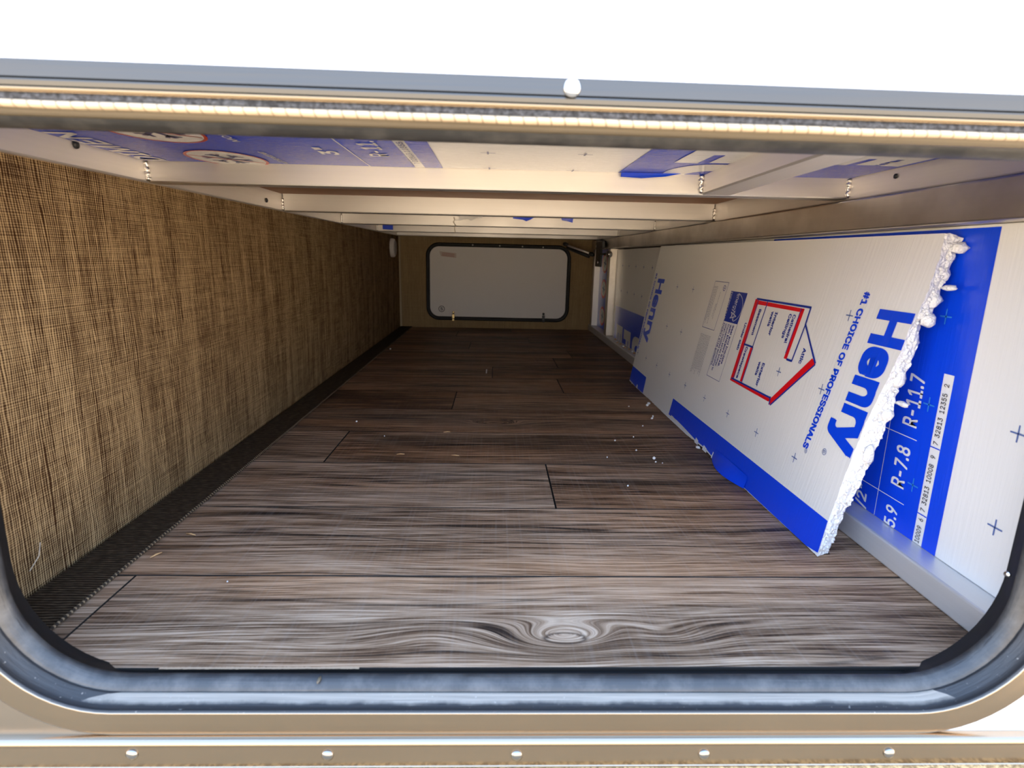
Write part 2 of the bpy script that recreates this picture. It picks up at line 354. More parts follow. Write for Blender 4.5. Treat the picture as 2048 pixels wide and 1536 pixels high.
# text -> flat outline mesh, mapped by a function of (along, across) where cap height = 1
_txt = {}
try:      # Blender's own bundled sans font; the built-in one stands in if it is missing
    FONT = bpy.data.fonts.load(bpy.utils.system_resource('DATAFILES')+'/fonts/Inter.woff2')
except Exception:
    FONT = None
def text2d(s, bold):
    if (s, bold) in _txt: return _txt[(s, bold)]
    cu = bpy.data.curves.new('t', 'FONT'); cu.body = s; cu.resolution_u = 3
    if FONT: cu.font = FONT
    o = bpy.data.objects.new('t', cu); COL.objects.link(o); bpy.context.view_layer.update()
    dg = bpy.context.evaluated_depsgraph_get(); me = bpy.data.meshes.new_from_object(o.evaluated_get(dg))
    V0 = [(v.co.x, v.co.y) for v in me.vertices]; F0 = [tuple(p.vertices) for p in me.polygons]
    bpy.data.objects.remove(o); bpy.data.curves.remove(cu); bpy.data.meshes.remove(me)
    sh = [(0, 0)]
    if bold: sh += [(bold*a, bold*b) for a in (-1, 0, 1) for b in (-1, 0, 1) if a or b]   # heavier strokes: the outline laid over itself
    V = [(x+a, y+b, 2e-5*k_) for k_, (a, b) in enumerate(sh) for x, y in V0]; F = [tuple(q+len(V0)*k_ for q in f) for k_ in range(len(sh)) for f in F0]
    _txt[(s, bold)] = (V, F); return V, F
def capheight(bold): V, F = text2d('H', bold); ys = [q[1] for q in V]; return min(ys), max(ys)
def text(name, s, org, L, H, P, du, dv, off, mat, parent, bold=0.02):
    """org=(a,b) board coordinates of baseline start; du,dv = board-space unit directions of reading / letter-up; P maps (a,b,off)->world"""
    V, F = text2d(s, bold); y0, y1 = capheight(bold); x0 = min(q[0] for q in V); x1 = max(q[0] for q in V)
    W_ = []
    for (x, y, dz) in V:
        u = (x-x0)/(x1-x0)*L; w = (y-y0)/(y1-y0)*H
        W_.append(P(org[0]+du[0]*u+dv[0]*w, org[1]+du[1]*u+dv[1]*w, off+dz))
    return mk(name, W_, F, mat, parent)
def poly(name, pts, P, off, mat, parent): return mk(name, [P(a, b, off) for a, b in pts], [tuple(range(len(pts)))], mat, parent)
def multi(name, polys, P, off, mat, parent):
    vs_, fs = [], []
    for q in polys:
        fs.append(tuple(range(len(vs_), len(vs_)+len(q)))); vs_ += [P(a, b, off) for a, b in q]
    return mk(name, vs_, fs, mat, parent)
def bar(a, b, w):
    """flat stroke from a to b of width w as a quad"""
    d = Vector((b[0]-a[0], b[1]-a[1])).normalized(); n = Vector((-d.y, d.x))*w/2
    return [(a[0]+n.x, a[1]+n.y), (a[0]-n.x, a[1]-n.y), (b[0]-n.x, b[1]-n.y), (b[0]+n.x, b[1]+n.y)]
def ellipse(c, ra, rb, n=40, a0=0, a1=2*math.pi): return [(c[0]+ra*math.cos(a0+(a1-a0)*i/n), c[1]+rb*math.sin(a0+(a1-a0)*i/n)) for i in range(n if a1-a0 > 6.28 else n+1)]
def ring_polys(c, ra, rb, w, n=40):
    o = ellipse(c, ra, rb, n); i_ = ellipse(c, ra-w, rb-w, n)
    return [[o[k_], o[(k_+1) % n], i_[(k_+1) % n], i_[k_]] for k_ in range(n)]

# ------------------------------------------------------------------ SETTING: ground, outer wall
g = mk('ground', [(-14, -16, -0.75), (16, -16, -0.75), (16, 14, -0.75), (-14, 14, -0.75)], [(0, 1, 2, 3)], M['ground']); tag(g, kind='structure')

OP = (0.5008, 0.2167, 0.8124, 0.4147, (0.048, 0.085))            # the opening at the lip: centre x, centre z, width, height, corner radius
n = 14
hole = [rot((x, -0.028, z)) for x, z in rrect(*OP, d=0.030, n=n)]
X0, X1, Z0, Z1 = -1.6, 2.6, -0.0525, 2.0
def out_rect(p):                                        # matching point on the outer rectangle
    x, _, z = p; dx, dz = x-OP[0], z-OP[1]; t = 1e9
    if dx > 1e-9: t = min(t, (X1-OP[0])/dx)
    if dx < -1e-9: t = min(t, (X0-OP[0])/dx)
    if dz > 1e-9: t = min(t, (Z1-OP[1])/dz)
    if dz < -1e-9: t = min(t, (Z0-OP[1])/dz)
    return (OP[0]+dx*t, -0.028, OP[1]+dz*t)
nh = len(hole)
# front skin with the rounded hole, plus the four far corners
vs_ = hole+[out_rect(p) for p in hole]; fs = [(j, j+nh, (j+1) % nh+nh, (j+1) % nh) for j in range(nh)]
cor = [(X1, -0.028, Z1), (X0, -0.028, Z1), (X0, -0.028, Z0), (X1, -0.028, Z0)]
for c_ in cor:
    best = None
    for j in range(nh):
        a, b = vs_[nh+j], vs_[nh+(j+1) % nh]
        if (abs(a[0]-c_[0]) < 1e-6 and abs(b[2]-c_[2]) < 1e-6) or (abs(b[0]-c_[0]) < 1e-6 and abs(a[2]-c_[2]) < 1e-6): best = j
    if best is not None:
        vs_.append(c_); fs.append((nh+best, len(vs_)-1, nh+(best+1) % nh))
wf = mk('wall_front', vs_, fs, M['white_body']); tag(wf, kind='structure')
box('lower_skirt', (X0, X1, -0.040, -0.030, -0.60, -0.0528), M['skirt'], wf)

bd = mk('trailer_body', [(X0, -0.0281, -0.6), (X1, -0.0281, -0.6), (X1, 2.46, -0.6), (X0, 2.46, -0.6), (X0, -0.0281, Z1), (X1, -0.0281, Z1), (X1, 2.46, Z1), (X0, 2.46, Z1)],
        [(0, 1, 2, 3), (4, 7, 6, 5), (1, 5, 6, 2), (2, 6, 7, 3), (3, 7, 4, 0)], M['white_body']); tag(bd, kind='structure')
# ------------------------------------------------------------------ SETTING: floor of planks
fl = box('floor', (-0.02, 1.0, 0.0, 2.42, -0.03, -0.004), M['black_rubber']); tag(fl, kind='structure')
PW, P0 = 0.1764, 0.1599
# row k spans y = P0+(k-1)*PW .. P0+k*PW ; joints per row; tones mix plank variation with depth shade painted into rear rows
rows = {0: ([0.0825], [0.06, 0.0]), 1: ([], [0.0]), 2: ([0.5645], [0.04, -0.13]), 3: ([0.1825], [0.03, -0.20]), 4: ([], [-0.12]),
        5: ([0.375], [-0.26, -0.08]), 6: ([0.6585], [-0.10, -0.23]), 7: ([0.4675], [-0.10, -0.22]), 8: ([0.681], [-0.14, -0.20]),
        9: ([0.7534], [-0.15, -0.24]), 10: ([0.3735], [-0.22, -0.15]), 11: ([0.62], [-0.17, -0.22]), 12: ([0.3], [-0.20, -0.15]), 13: ([0.55], [-0.20, -0.17])}
KN = {(0, 1): (0.5435, 0.0542, 'wood_knot'), (4, 0): (0.475, 0.757, 'wood_dark_knot')}
gap = 0.0006
for k_, (jn, tones) in rows.items():
    y0 = max(P0+(k_-1)*PW, 0.0150); y1 = min(P0+k_*PW, 2.41)
    xs = [0.002]+jn+[0.968]
    for i in range(len(xs)-1):
        a, b = xs[i]+gap, xs[i+1]-gap
        bm = box_bm(a, b, y0+gap, y1-gap, -0.004, 0.0 if (k_+i) % 2 else -0.0002, 0.0007, 1)
        base = ((a+b)/2, (y0+y1)/2, 0.0); mat = M['wood']
        if (k_, i) in KN: kx, ky, mn = KN[(k_, i)]; base = (kx, ky, 0.0); mat = M[mn]
        bm.normal_update(); mi_ = [0 if f.normal.z > 0.95 else 1 for f in bm.faces]      # dark plank sides, so the seams read dark
        o = from_bm('plank', bm, [mat, M['dark_edge']], fl, base); o.data.polygons.foreach_set('material_index', mi_); o['tone'] = float(tones[i]); o['seed'] = float((k_*7+i*3) % 23)+0.37
# raw, frayed front edge of the first plank
ed = []; ef = []
for i in range(240):
    x = 0.19+i*0.17/239; hgt = 0.0012+0.0012*abs(noise.noise(Vector((x*160, 0, 0))))
    ed += [(x, 0.0149, -0.0006), (x, 0.0145-0.0008*random.random(), hgt*0.22), (x, 0.0161+0.0008*random.random(), 0.0002+hgt*0.12)]
for i in range(239):
    for q in (0, 1): ef.append((i*3+q, (i+1)*3+q, (i+1)*3+q+1, i*3+q+1))
mk('frayed_edge', ed, ef, M['plank_edge'], fl)

# ------------------------------------------------------------------ SETTING: left wall, back wall, baseboard
def wl_x(z): return 0.0+0.006*math.sin(max(0, min(1, z/0.44))*math.pi)*0.6
vs_, fs = [], []; nz = 12
for i in range(nz+1):
    z = -0.004+i*(0.455+0.004)/nz; vs_ += [(wl_x(z), -0.02, z), (wl_x(z), 2.405, z)]
for i in range(nz): fs.append((2*i, 2*i+2, 2*i+3, 2*i+1))
vs_ += [(-0.03, -0.02, -0.004), (-0.03, 2.405, -0.004), (-0.03, 2.405, 0.455), (-0.03, -0.02, 0.455)]
q = len(vs_); fs += [(q-4, q-1, q-2, q-3), (2*nz, q-1, q-2, 2*nz+1)]
wl = mk('wall_left', vs_, fs, M['weave'], smooth=False); tag(wl, kind='structure')
bb = from_bm('baseboard_left', box_bm(0.0045, 0.0625, -0.004, 2.398, 0.0003, 0.0042, 0.001, 1), M['strip']); tag(bb, kind='structure')
tube('stitched_edge', [(0.0632, -0.004+2.4*i/120, 0.0026+0.0003*math.sin(i*1.7)) for i in range(121)], 0.0017, M['stitch'], bb, 6)
wb = box('wall_back', (-0.03, 1.02, 2.405, 2.43, -0.03, 0.50), M['weave_back']); tag(wb, kind='structure')
t3 = box('trim_3', (0.004, 0.012, 2.392, 2.404, 0.0045, 0.437), plain('pale corner trim', (0.42, 0.34, 0.22), 0.5), None, 0.001); tag(t3, kind='structure')
wr = box('wall_right', (1.0, 1.03, -0.02, 2.43, -0.03, 0.50), M['black_rubber']); tag(wr, kind='structure')

# right wall frame: floor rail (square aluminium tube), top rail, posts
t1 = from_bm('trim_1', box_bm(0.9405, 0.9995, -0.0, 2.40, 0.0003, 0.0305, 0.0025, 2), M['alu_floor']); tag(t1, kind='structure')
t2 = from_bm('trim_2', box_bm(0.940, 0.9995, -0.0, 2.40, 0.393, 0.4325, 0.002, 2), M['alu_old']); tag(t2, kind='structure')
t4 = from_bm('trim_4', box_bm(0.944, 0.999, 1.962, 2.012, 0.0308, 0.3927, 0.002, 2), M['alu_old']); tag(t4, kind='structure')
t5 = from_bm('trim_5', box_bm(0.944, 0.999, 2.335, 2.385, 0.0308, 0.3927, 0.002, 2), M['alu_y']); tag(t5, kind='structure')

# ------------------------------------------------------------------ SETTING: ceiling with aluminium frame
ce = box('ceiling', (-0.03, 1.03, -0.02, 2.43, 0.485, 0.51), M['black_steel']); tag(ce, kind='structure')
ZB = 0.4375
from_bm('rail', box_bm(-0.028, 0.006, -0.005, 2.40, ZB, 0.4845, 0.002, 2), M['alu_y'], ce)
from_bm('rail', box_bm(0.958, 0.9995, -0.005, 2.40, ZB-0.002, 0.4845, 0.002, 2), M['alu_y'], ce)
BY = [0.395, 0.885, 1.365, 1.885, 2.345]
def weld(x, y, z0, z1, s):
    pts = []; rr = []
    for i in range(12):
        t = i/11; pts.append((x+0.0012*math.sin(i*2.2), y+0.0008*math.cos(i*3.1), z0+(z1-z0)*t)); rr.append(s*(0.95+0.14*math.sin(i*1.9)))
    tube('weld_bead', pts, rr, M['weld'], ce, 8)
for i, y in enumerate(BY):
    y2 = y+0.026
    # slight drift of the right-hand ends towards the opening, as the welded frame sits in the photo
    bm = box_bm(0.0065, 0.9575, y, y2, ZB, 0.4845, 0.0022, 2)
    for v in bm.verts: v.co.y -= 0.006*(v.co.x-0.48)
    from_bm('beam', bm, M['alu_x'], ce)
    for (xx, sgn) in ((0.0075, 1), (0.9565, -1)):
        weld(xx, y-0.0005-0.006*(xx-0.48), ZB+0.003, 0.463, 0.0034)
# short angled brace from the first beam towards the opening
def brace():
    a0, a1 = Vector((0.766, 0.394, 0.0)), Vector((0.752, -0.01, 0.0)); vs_ = []
    for p in (a0, a1):
        for (dx, z) in ((-0.012, 0.464), (-0.012, 0.4405), (-0.010, 0.4385), (0.026, 0.4385), (0.028, 0.4405), (0.028, 0.464)): vs_.append((p.x+dx, p.y, z))
    return mk('brace', vs_, [(i, i+1, i+7, i+6) for i in range(5)]+[(5, 0, 6, 11), tuple(range(6)), tuple(range(6, 12))[::-1]], M['alu_y'], ce)
brace(); weld(0.7515, 0.391, ZB+0.004, 0.463, 0.0032)
lathe('screw_head', (0.0062, 0.27, 0.4615), (1, 0, 0), [(0, .0045), (.002, .0042), (.0032, .002)], M['black_steel'], ce, 12)
lathe('screw_head', (0.0062, 0.80, 0.452), (1, 0, 0), [(0, .0045), (.002, .0042), (.0032, .002)], M['black_steel'], ce, 12)
lathe('screw_head', (0.9575, 0.30, 0.4555), (-1, 0, 0), [(0, .003), (.0015, .0028), (.002, .001)], M['black_steel'], ce, 10)

# ------------------------------------------------------------------ ceiling boards (things) with the maker's print
ZC = 0.4648
def CP(a, b, off): return (a, b, ZC-off)                 # print on the underside of the ceiling boards
def foam_slab(name, label, b, mat, cat='foam board', base=None):
    o = empty(name, ((b[0]+b[1])/2, (b[2]+b[3])/2, b[4])); tag(o, label, cat)
    box('foam_core', b, mat, o, 0.0012); return o
cb = foam_slab('ceiling_foam_board', 'printed white and blue foam board in ceiling bay nearest the opening', (0.0068, 0.957, -0.004, 0.3935, ZC, 0.4835), M['c_white'])
def sc_(p): return (0.4734+(p[0]-0.4734)*0.92, -0.4105+(p[1]+0.4105)*0.92)   # measured at another height, brought to ZC
K = 0.0004
multi('blue_band', [[(0.0075, 0.0), (0.364, 0.0), (0.364, 0.393), (0.0075, 0.393)], [(0.377, 0.0), (0.4005, 0.0), (0.4005, 0.393), (0.377, 0.393)]], CP, K, M['c_blue'], cb)
multi('blue_band', [[(0.637, 0.0), (0.735, 0.0), (0.735, 0.393), (0.637, 0.393)], [(0.735, 0.0), (0.956, 0.0), (0.956, 0.393), (0.735, 0.393)]], CP, K, M['c_blue'], cb)
# circled snowflakes
for cy in (0.195, 0.357):
    c0 = (0.133, cy)
    poly('snowflake_disc', ellipse(c0, 0.044, 0.058), CP, 2*K, M['c_white'], cb)
    multi('disc_ring', ring_polys(c0, 0.046, 0.060, 0.0035), CP, 3*K, M['c_red'], cb)
    fl_ = []
    for j in range(6):
        a = math.pi*j/3+0.3; d = (math.cos(a), math.sin(a)*1.25); e1 = (c0[0]+d[0]*0.028, c0[1]+d[1]*0.028)
        fl_.append(bar(c0, e1, 0.006)); m1 = (c0[0]+d[0]*0.017, c0[1]+d[1]*0.017)
        for s_ in (-1, 1):
            b2 = a+s_*0.75; fl_.append(bar(m1, (m1[0]+math.cos(b2)*0.013, m1[1]+math.sin(b2)*0.015), 0.0045))
    multi('snowflake', fl_, CP, 3*K, M['c_navy'], cb)
    multi('disc_slash', [bar((c0[0]-0.036, c0[1]-0.026), (c0[0]+0.036, c0[1]+0.026), 0.003)], CP, 4*K, M['c_red'], cb)
# writing on the blue band; it reads towards the opening (-y), letter tops to the left (-x)
def ct(s, org, L, H, mat, bold=0.02): return text('lettering', s, (org[0], org[1]+L), L, H, CP, (0, -1), (-1, 0), 2*K, mat, cb, bold)
ct('3"', (0.288, 0.262), 0.045, 0.021, M['c_white'])
ct('R-11.7', (0.345, 0.195), 0.115, 0.022, M['c_white'], 0.01)
ct('7 32813 12355 2', (0.3745, 0.20), 0.16, 0.007, M['c_navy'])
ct('MOISTURE RESISTANT', (0.200, 0.300), 0.085, 0.007, M['c_white'], 0.01)
ct('MOLD', (0.200, 0.185), 0.055, 0.008, M['c_white'], 0.01)
ct('DIMEN', (0.042, 0.215), 0.172, 0.031, M['c_white'], 0.015)
multi('rule_line', [bar((0.3045, 0.0), (0.3045, 0.393), 0.0014)], CP, 2*K, M['c_white'], cb)
# very large white letters on the right-hand blue band (reads away from the opening)
text('lettering', 'E', (0.684, 0.206), 0.092, 0.108, CP, (0, 1), (1, 0), 2*K, M['c_white'], cb, 0.05)
text('lettering', 'C', (0.696, 0.304), 0.158, 0.112, CP, (0, 1), (1, 0), 2*K, M['c_white'], cb, 0.05)
text('lettering', 'E', (0.862, 0.212), 0.072, 0.085, CP, (0, 1), (1, 0), 2*K, M['c_white'], cb, 0.05)
multi('trademark_ring', ring_polys((0.925, 0.262), 0.014, 0.018, 0.0022), CP, 2*K, M['c_white'], cb)
text('lettering', 'R', (0.919, 0.256), 0.014, 0.012, CP, (0, 1), (1, 0), 2*K, M['c_white'], cb, 0.01)
def plus(name, c, P, s, w, mat, parent, off=2*K, sv=None):
    sv = sv or s; return multi(name, [bar((c[0]-s, c[1]), (c[0]+s, c[1]), w), bar((c[0], c[1]-sv), (c[0], c[1]+sv), w)], P, off, mat, parent)
for c_ in ((0.4626, 0.268), (0.5722, 0.262), (0.463, 0.403-0.02), (0.574, 0.383)): plus('registration_mark', c_, CP, 0.0085, 0.0022, M['c_navy'], cb)

pw = box('plywood_panel', (0.0068, 0.957, 0.4225, 0.8835, 0.4735, 0.483), M['plywood'], None, 0.001); tag(pw, 'brown plywood panel in the second ceiling bay behind the first beam', 'panel')
for i, (a, b) in enumerate(((0.912, 1.3635), (1.392, 1.8835), (1.912, 2.3435))):
    foam_slab('ceiling_foam_board', ['plain white foam board above the gap between second and third ceiling beams', 'plain white foam board above the gap between third and fourth ceiling beams',
              'plain white foam board above the rearmost ceiling bay'][i], (0.0068, 0.957, a, b, ZC+0.002, 0.4835), M['c_white'])

# ------------------------------------------------------------------ foam boards fixed in the right wall
FX = 0.972
def RP(a, b, off): return (FX-off, a, b)                 # a = depth y, b = height z
nb = foam_slab('wall_foam_board', 'printed foam board set upright in right wall nearest the opening, blue band with insulation values', (FX, 0.9985, 0.0, 1.20, 0.0308, 0.3925), M['white_foam'])
multi('blue_band', [[(0.1525, 0.0312), (0.1735, 0.0312), (0.1735, 0.3895), (0.1525, 0.3895)], [(0.188, 0.0312), (0.62, 0.0312), (0.62, 0.3905), (0.188, 0.3895)], [(0.1735, 0.2342), (0.188, 0.2342), (0.188, 0.3895), (0.1735, 0.3895)]], RP, K, M['blue_print'], nb)
def rtx(s, org, L, H, mat, bold=0.015): return text('lettering', s, org, L, H, RP, (0, 1), (1, 0), 2*K, mat, nb, bold)
rtx('R-11.7', (0.2125, 0.1625), 0.0625, 0.0238, M['white_foam'])
rtx('R-7.8', (0.2150, 0.0845), 0.0515, 0.0225, M['white_foam'])
rtx('R-5.9', (0.2178, -0.0100+0.0412), 0.0262, 0.0195, M['white_foam']) if False else rtx('5.9', (0.2178, 0.0312), 0.0255, 0.0200, M['white_foam'])
rtx('/2"', (0.2757, 0.0312), 0.030, 0.0205, M['white_foam'])
rtx('2"', (0.2757, 0.105), 0.030, 0.0205, M['white_foam'])
multi('rule_line', [bar((0.2565, 0.032), (0.2565, 0.232), 0.0009), bar((0.2085, 0.1490), (0.42, 0.1490), 0.0009), bar((0.2100, 0.0670), (0.42, 0.0670), 0.0009)], RP, 2*K, M['white_foam'], nb)
multi('barcode_rule', [bar((0.1735, 0.1497), (0.188, 0.1497), 0.0012), bar((0.1735, 0.0680), (0.188, 0.0680), 0.0012)], RP, 2*K, M['blue_print'], nb)
for s, z, L in (('7  32813  12355   2', 0.1535, 0.070), ('7  32813  10008   9', 0.0725, 0.068), ('10009   6', 0.0335, 0.030)):
    rtx(s, (0.1775, z), L, 0.0068, M['ink'], 0.004)
for c_ in ((0.2004, 0.1952), (0.2016, 0.0963), (0.1998, 0.2958)): plus('registration_mark', c_, RP, 0.0085, 0.0018, M['light_blue'], nb, 3*K)
for c_ in ((0.0878, 0.1962), (0.0900, 0.0985), (0.088, 0.2958)): plus('registration_mark', c_, RP, 0.0085, 0.0016, M['grey_print'], nb)

fb = foam_slab('wall_foam_board', 'white foam board deep in right wall with blue lower half and big white letters', (FX, 0.9985, 1.215, 1.952, 0.0308, 0.3885), M['white_foam'])
poly('blue_band', [(1.30, 0.0312), (1.925, 0.0312), (1.925, 0.163), (1.30, 0.163)], RP, K, M['blue_print'], fb)
def rt2(s, org, L, H, bold=0.06): return text('lettering', s, org, L, H, RP, (0, -1), (-1, 0), 2*K, M['white_foam'], fb, bold)
rt2('E', (1.876, 0.092), 0.075, 0.105); rt2('F', (1.745, 0.088), 0.085, 0.11); rt2('C', (1.605, 0.084), 0.085, 0.13)
for z in (0.326, 0.228):
    for i in range(5): plus('registration_mark', (1.84-i*0.108, z), RP, 0.007, 0.0028, M['grey_print'], fb)
eb = foam_slab('wall_foam_board', 'dark blue printed foam strip with red rings beside the far door', (FX, 0.9985, 2.0135, 2.334, 0.0308, 0.3925), M['blue_print'])
for z in (0.33, 0.215, 0.09):
    poly('snowflake_disc', ellipse((2.21, z), 0.055, 0.040), RP, K, M['white_foam'], eb)
    multi('disc_ring', ring_polys((2.21, z), 0.060, 0.044, 0.010), RP, 2*K, M['red_print'], eb)
    multi('snowflake', [bar((2.21-0.03*math.cos(a), z-0.024*math.sin(a)), (2.21+0.03*math.cos(a), z+0.024*math.sin(a)), 0.006) for a in (0.2, 1.25, 2.3)], RP, 2*K, M['navy_print'], eb)
# debris along the top of the floor rail
for i in range(14):
    y = 1.30+i*0.042+random.uniform(-.01, .01); x = random.uniform(0.952, 0.966)
    o = lathe('wood_chip', (x, y, 0.0312), (0, 0, 1), [(0, .004), (.002, .005), (.004, .002)], M['shaving'] if i % 3 else M['torn_foam'], None, 5)
    tag(o, 'crumb of tan debris lying on the floor rail beneath the far wall board', 'debris', 'debris crumbs on the floor rail')

# ------------------------------------------------------------------ the loose board leaning on the right wall
BX, KB = 0.8705, 0.2095            # foot of the board on the floor, lean (dx per dz): its top rests on the wall boards under the top rail
KO = 0.055/0.385
nv = Vector((-1, 0, KB)).normalized()
def FP(a, b, off): p = Vector((BX+KB*b, a, b))+nv*off; return (p.x, p.y, p.z)
def cv(a, b, t=0.0):
    # positions below were measured on a first, steeper guess of the board; this carries them onto the board as it really leans
    ox, oy, oz = 0.4734, -0.4105, 0.3503; d = (BX+t+KO*b-ox, a-oy, b-oz)
    q = (BX+t+KB*oz-ox)/(d[0]-KB*d[2]); return (oy+q*d[1], oz+q*d[2])
def BP(a, b, off): a, b = cv(a, b); return FP(a, b, off)
lb = empty('foam_board', (0.88, 0.70, 0.0)); tag(lb, 'loose broken foam board leaning against right wall with house diagram and torn edges', 'foam board')
random.seed(11)
def interp(tab, t):
    for (a, va), (b, vb) in zip(tab, tab[1:]):
        if a <= t <= b: return va+(vb-va)*(t-a)/(b-a) if b > a else va
    return tab[-1][1] if t > tab[-1][0] else tab[0][1]
edge_in = [(0.0, 0.2045), (0.0059, 0.2041), (0.0483, 0.2040), (0.0987, 0.2002), (0.1365, 0.1972), (0.1747, 0.1924), (0.1997, 0.1867), (0.2596, 0.1745), (0.2828, 0.1728), (0.3031, 0.1665), (0.3198, 0.1632), (0.3571, 0.1612), (0.383, 0.1648)]
edge_out = [(-0.02, 0.222), (-0.0142, 0.2191), (0.0116, 0.2146), (0.0646, 0.2084), (0.1049, 0.1978), (0.1454, 0.1915), (0.1986, 0.1854), (0.2090, 0.1876), (0.2608, 0.1800), (0.2889, 0.1850), (0.3012, 0.1745), (0.3377, 0.1711), (0.3595, 0.1700), (0.3767, 0.1655), (0.39, 0.170)]
bot = [(0.20, 0.0015), (0.24, 0.0015), (0.36, 0.001), (0.43, 0.0005), (0.52, 0.0008), (0.56, 0.003), (0.60, 0.004), (0.68, 0.001), (0.80, 0.001), (0.90, 0.0005), (0.98, 0.0015), (1.05, 0.0005), (1.12, 0.001), (1.19, 0.002)]
TH = 0.020
edge_in = [(cv(y, z)[1], cv(y, z)[0]) for z, y in edge_in]; edge_out = [(cv(y, z, TH)[1], cv(y, z, TH)[0]) for z, y in edge_out]
edge_in[0] = (0.0, edge_in[0][1]); edge_in[1] = (0.006, edge_in[1][1]); ZT = cv(0.1648, 0.3825)[1]; YT = cv(0.1648, 0.3825)[0]; Y2, Z2 = cv(1.172, 0.3878)
front = []; kind = []
nr = 150
for i in range(nr):                                        # torn near edge, bottom to top
    z = 0.001+(ZT-0.001)*i/(nr-1)
    y = interp(edge_in, z)+0.0016*noise.noise(Vector((z*140, 3.3, 0)))+0.0009*noise.noise(Vector((z*420, 9.1, 0)))
    front.append((y, z)); kind.append('torn')
for i in range(1, 24): t = i/24; front.append((YT+(Y2-YT)*t, ZT+(Z2-ZT)*t)); kind.append('clean')
for i in range(30): t = i/29; front.append((Y2+(1.2004-Y2)*t, Z2*(1-t)+0.002*t)); kind.append('clean')
nbt = 170
for i in range(1, nbt):                                    # torn bottom, far to near
    y = 1.2004+(0.205-1.2004)*i/nbt
    front.append((y, max(0.0004, interp(bot, y)+0.0012*noise.noise(Vector((y*90, 5, 0)))))); kind.append('bottom')
nf = len(front); layers = 9; vs_, fs, mi = [], [], []
cz, cy = 0.2, 0.7
for L_ in range(layers):
    t = L_/(layers-1)
    for (y, z), kd in zip(front, kind):
        yy, zz, off = y, z, -TH*t
        if kd == 'torn' and L_ > 0:
            yo = interp(edge_out, z*0.985)
            yy = y+(yo-y)*t
            a = noise.noise(Vector((z*75, t*3.2, 1.7))); b = noise.noise(Vector((z*230, t*7, 4.4)))
            yy -= (0.0038*max(0, a+0.1)+0.0022*b)*min(1, 3*t)
            zz += 0.003*noise.noise(Vector((z*150, t*5, 8.0)))*min(1, z*40)
        if kd == 'bottom' and L_ > 0:
            zz = max(0.0006+KB*0.0, z+0.0022*abs(noise.noise(Vector((y*160, t*4, 2)))))
        p = FP(yy, max(zz, 0.0004), off)
        vs_.append((p[0], p[1], max(p[2], 0.0006)))
for L_ in range(layers-1):
    for j in range(nf):
        k2 = (j+1) % nf; fs.append((L_*nf+j, L_*nf+k2, (L_+1)*nf+k2, (L_+1)*nf+j)); mi.append(0 if kind[j] == 'clean' else 1)
fs.append(tuple(range(nf))[::-1]); mi.append(0); fs.append(tuple(range((layers-1)*nf, layers*nf))); mi.append(0)
mk('foam_core', vs_, fs, [M['white_foam'], M['torn_foam']], lb, None, False, mi)
# torn beads and chunks along the broken edge
def chunk(c, r, parent, nm='torn_chunk', mat=None, seed=0, sub=2):
    bm = bmesh.new(); bmesh.ops.create_icosphere(bm, subdivisions=sub, radius=1.0)
    for v in bm.verts:
        k_ = 1+0.45*noise.noise(v.co*1.7+Vector((seed*3.1, seed, 0))); v.co = Vector((c[0]+v.co.x*r[0]*k_, c[1]+v.co.y*r[1]*k_, c[2]+v.co.z*r[2]*k_))
    return from_bm(nm, bm, mat or M['torn_foam'], parent, None, True)
allv, allf = [], []
for i in range(330):
    z = random.uniform(0.004, 0.378); t = random.uniform(0.22, 0.95)
    y = interp(edge_in, z)+(interp(edge_out, z)-interp(edge_in, z))*t
    a = noise.noise(Vector((z*75, t*3.2, 1.7))); y -= 0.0034*max(0, a+0.1)*min(1, 3*t)
    r = random.uniform(0.0012, 0.0027); c = Vector(FP(y, z, -TH*t))
    bm = bmesh.new(); bmesh.ops.create_icosphere(bm, subdivisions=1, radius=r)
    q0 = len(allv)
    for v in bm.verts: allv.append(c+v.co*(1+0.35*noise.noise(v.co*500+c*90)))
    bm.verts.index_update(); allf += [tuple(q0+v.index for v in f.verts) for f in bm.faces]; bm.free()
o = mk('torn_beads', allv, allf, M['torn_foam'], lb, None, True); o['kind'] = 'stuff'
for i, (y, z, t, r) in enumerate(((0.163, 0.372, 0.9, (0.008, 0.008, 0.006)), (0.170, 0.363, 0.75, (0.007, 0.005, 0.007)), (0.171, 0.345, 0.8, (0.007, 0.006, 0.009)), (0.160, 0.332, 0.95, (0.004, 0.011, 0.003)),
                                  (0.170, 0.318, 0.75, (0.008, 0.005, 0.008)), (0.170, 0.297, 0.8, (0.008, 0.006, 0.008)), (0.180, 0.272, 0.7, (0.006, 0.005, 0.010)), (0.183, 0.232, 0.7, (0.007, 0.005, 0.012)),
                                  (0.174, 0.206, 1.0, (0.003, 0.010, 0.003)), (0.186, 0.19, 0.8, (0.007, 0.005, 0.008)), (0.192, 0.14, 0.7, (0.007, 0.004, 0.014)))):
    y, z = cv(y, z, TH*t); chunk(FP(y, z, -TH*t), r, lb, seed=i)
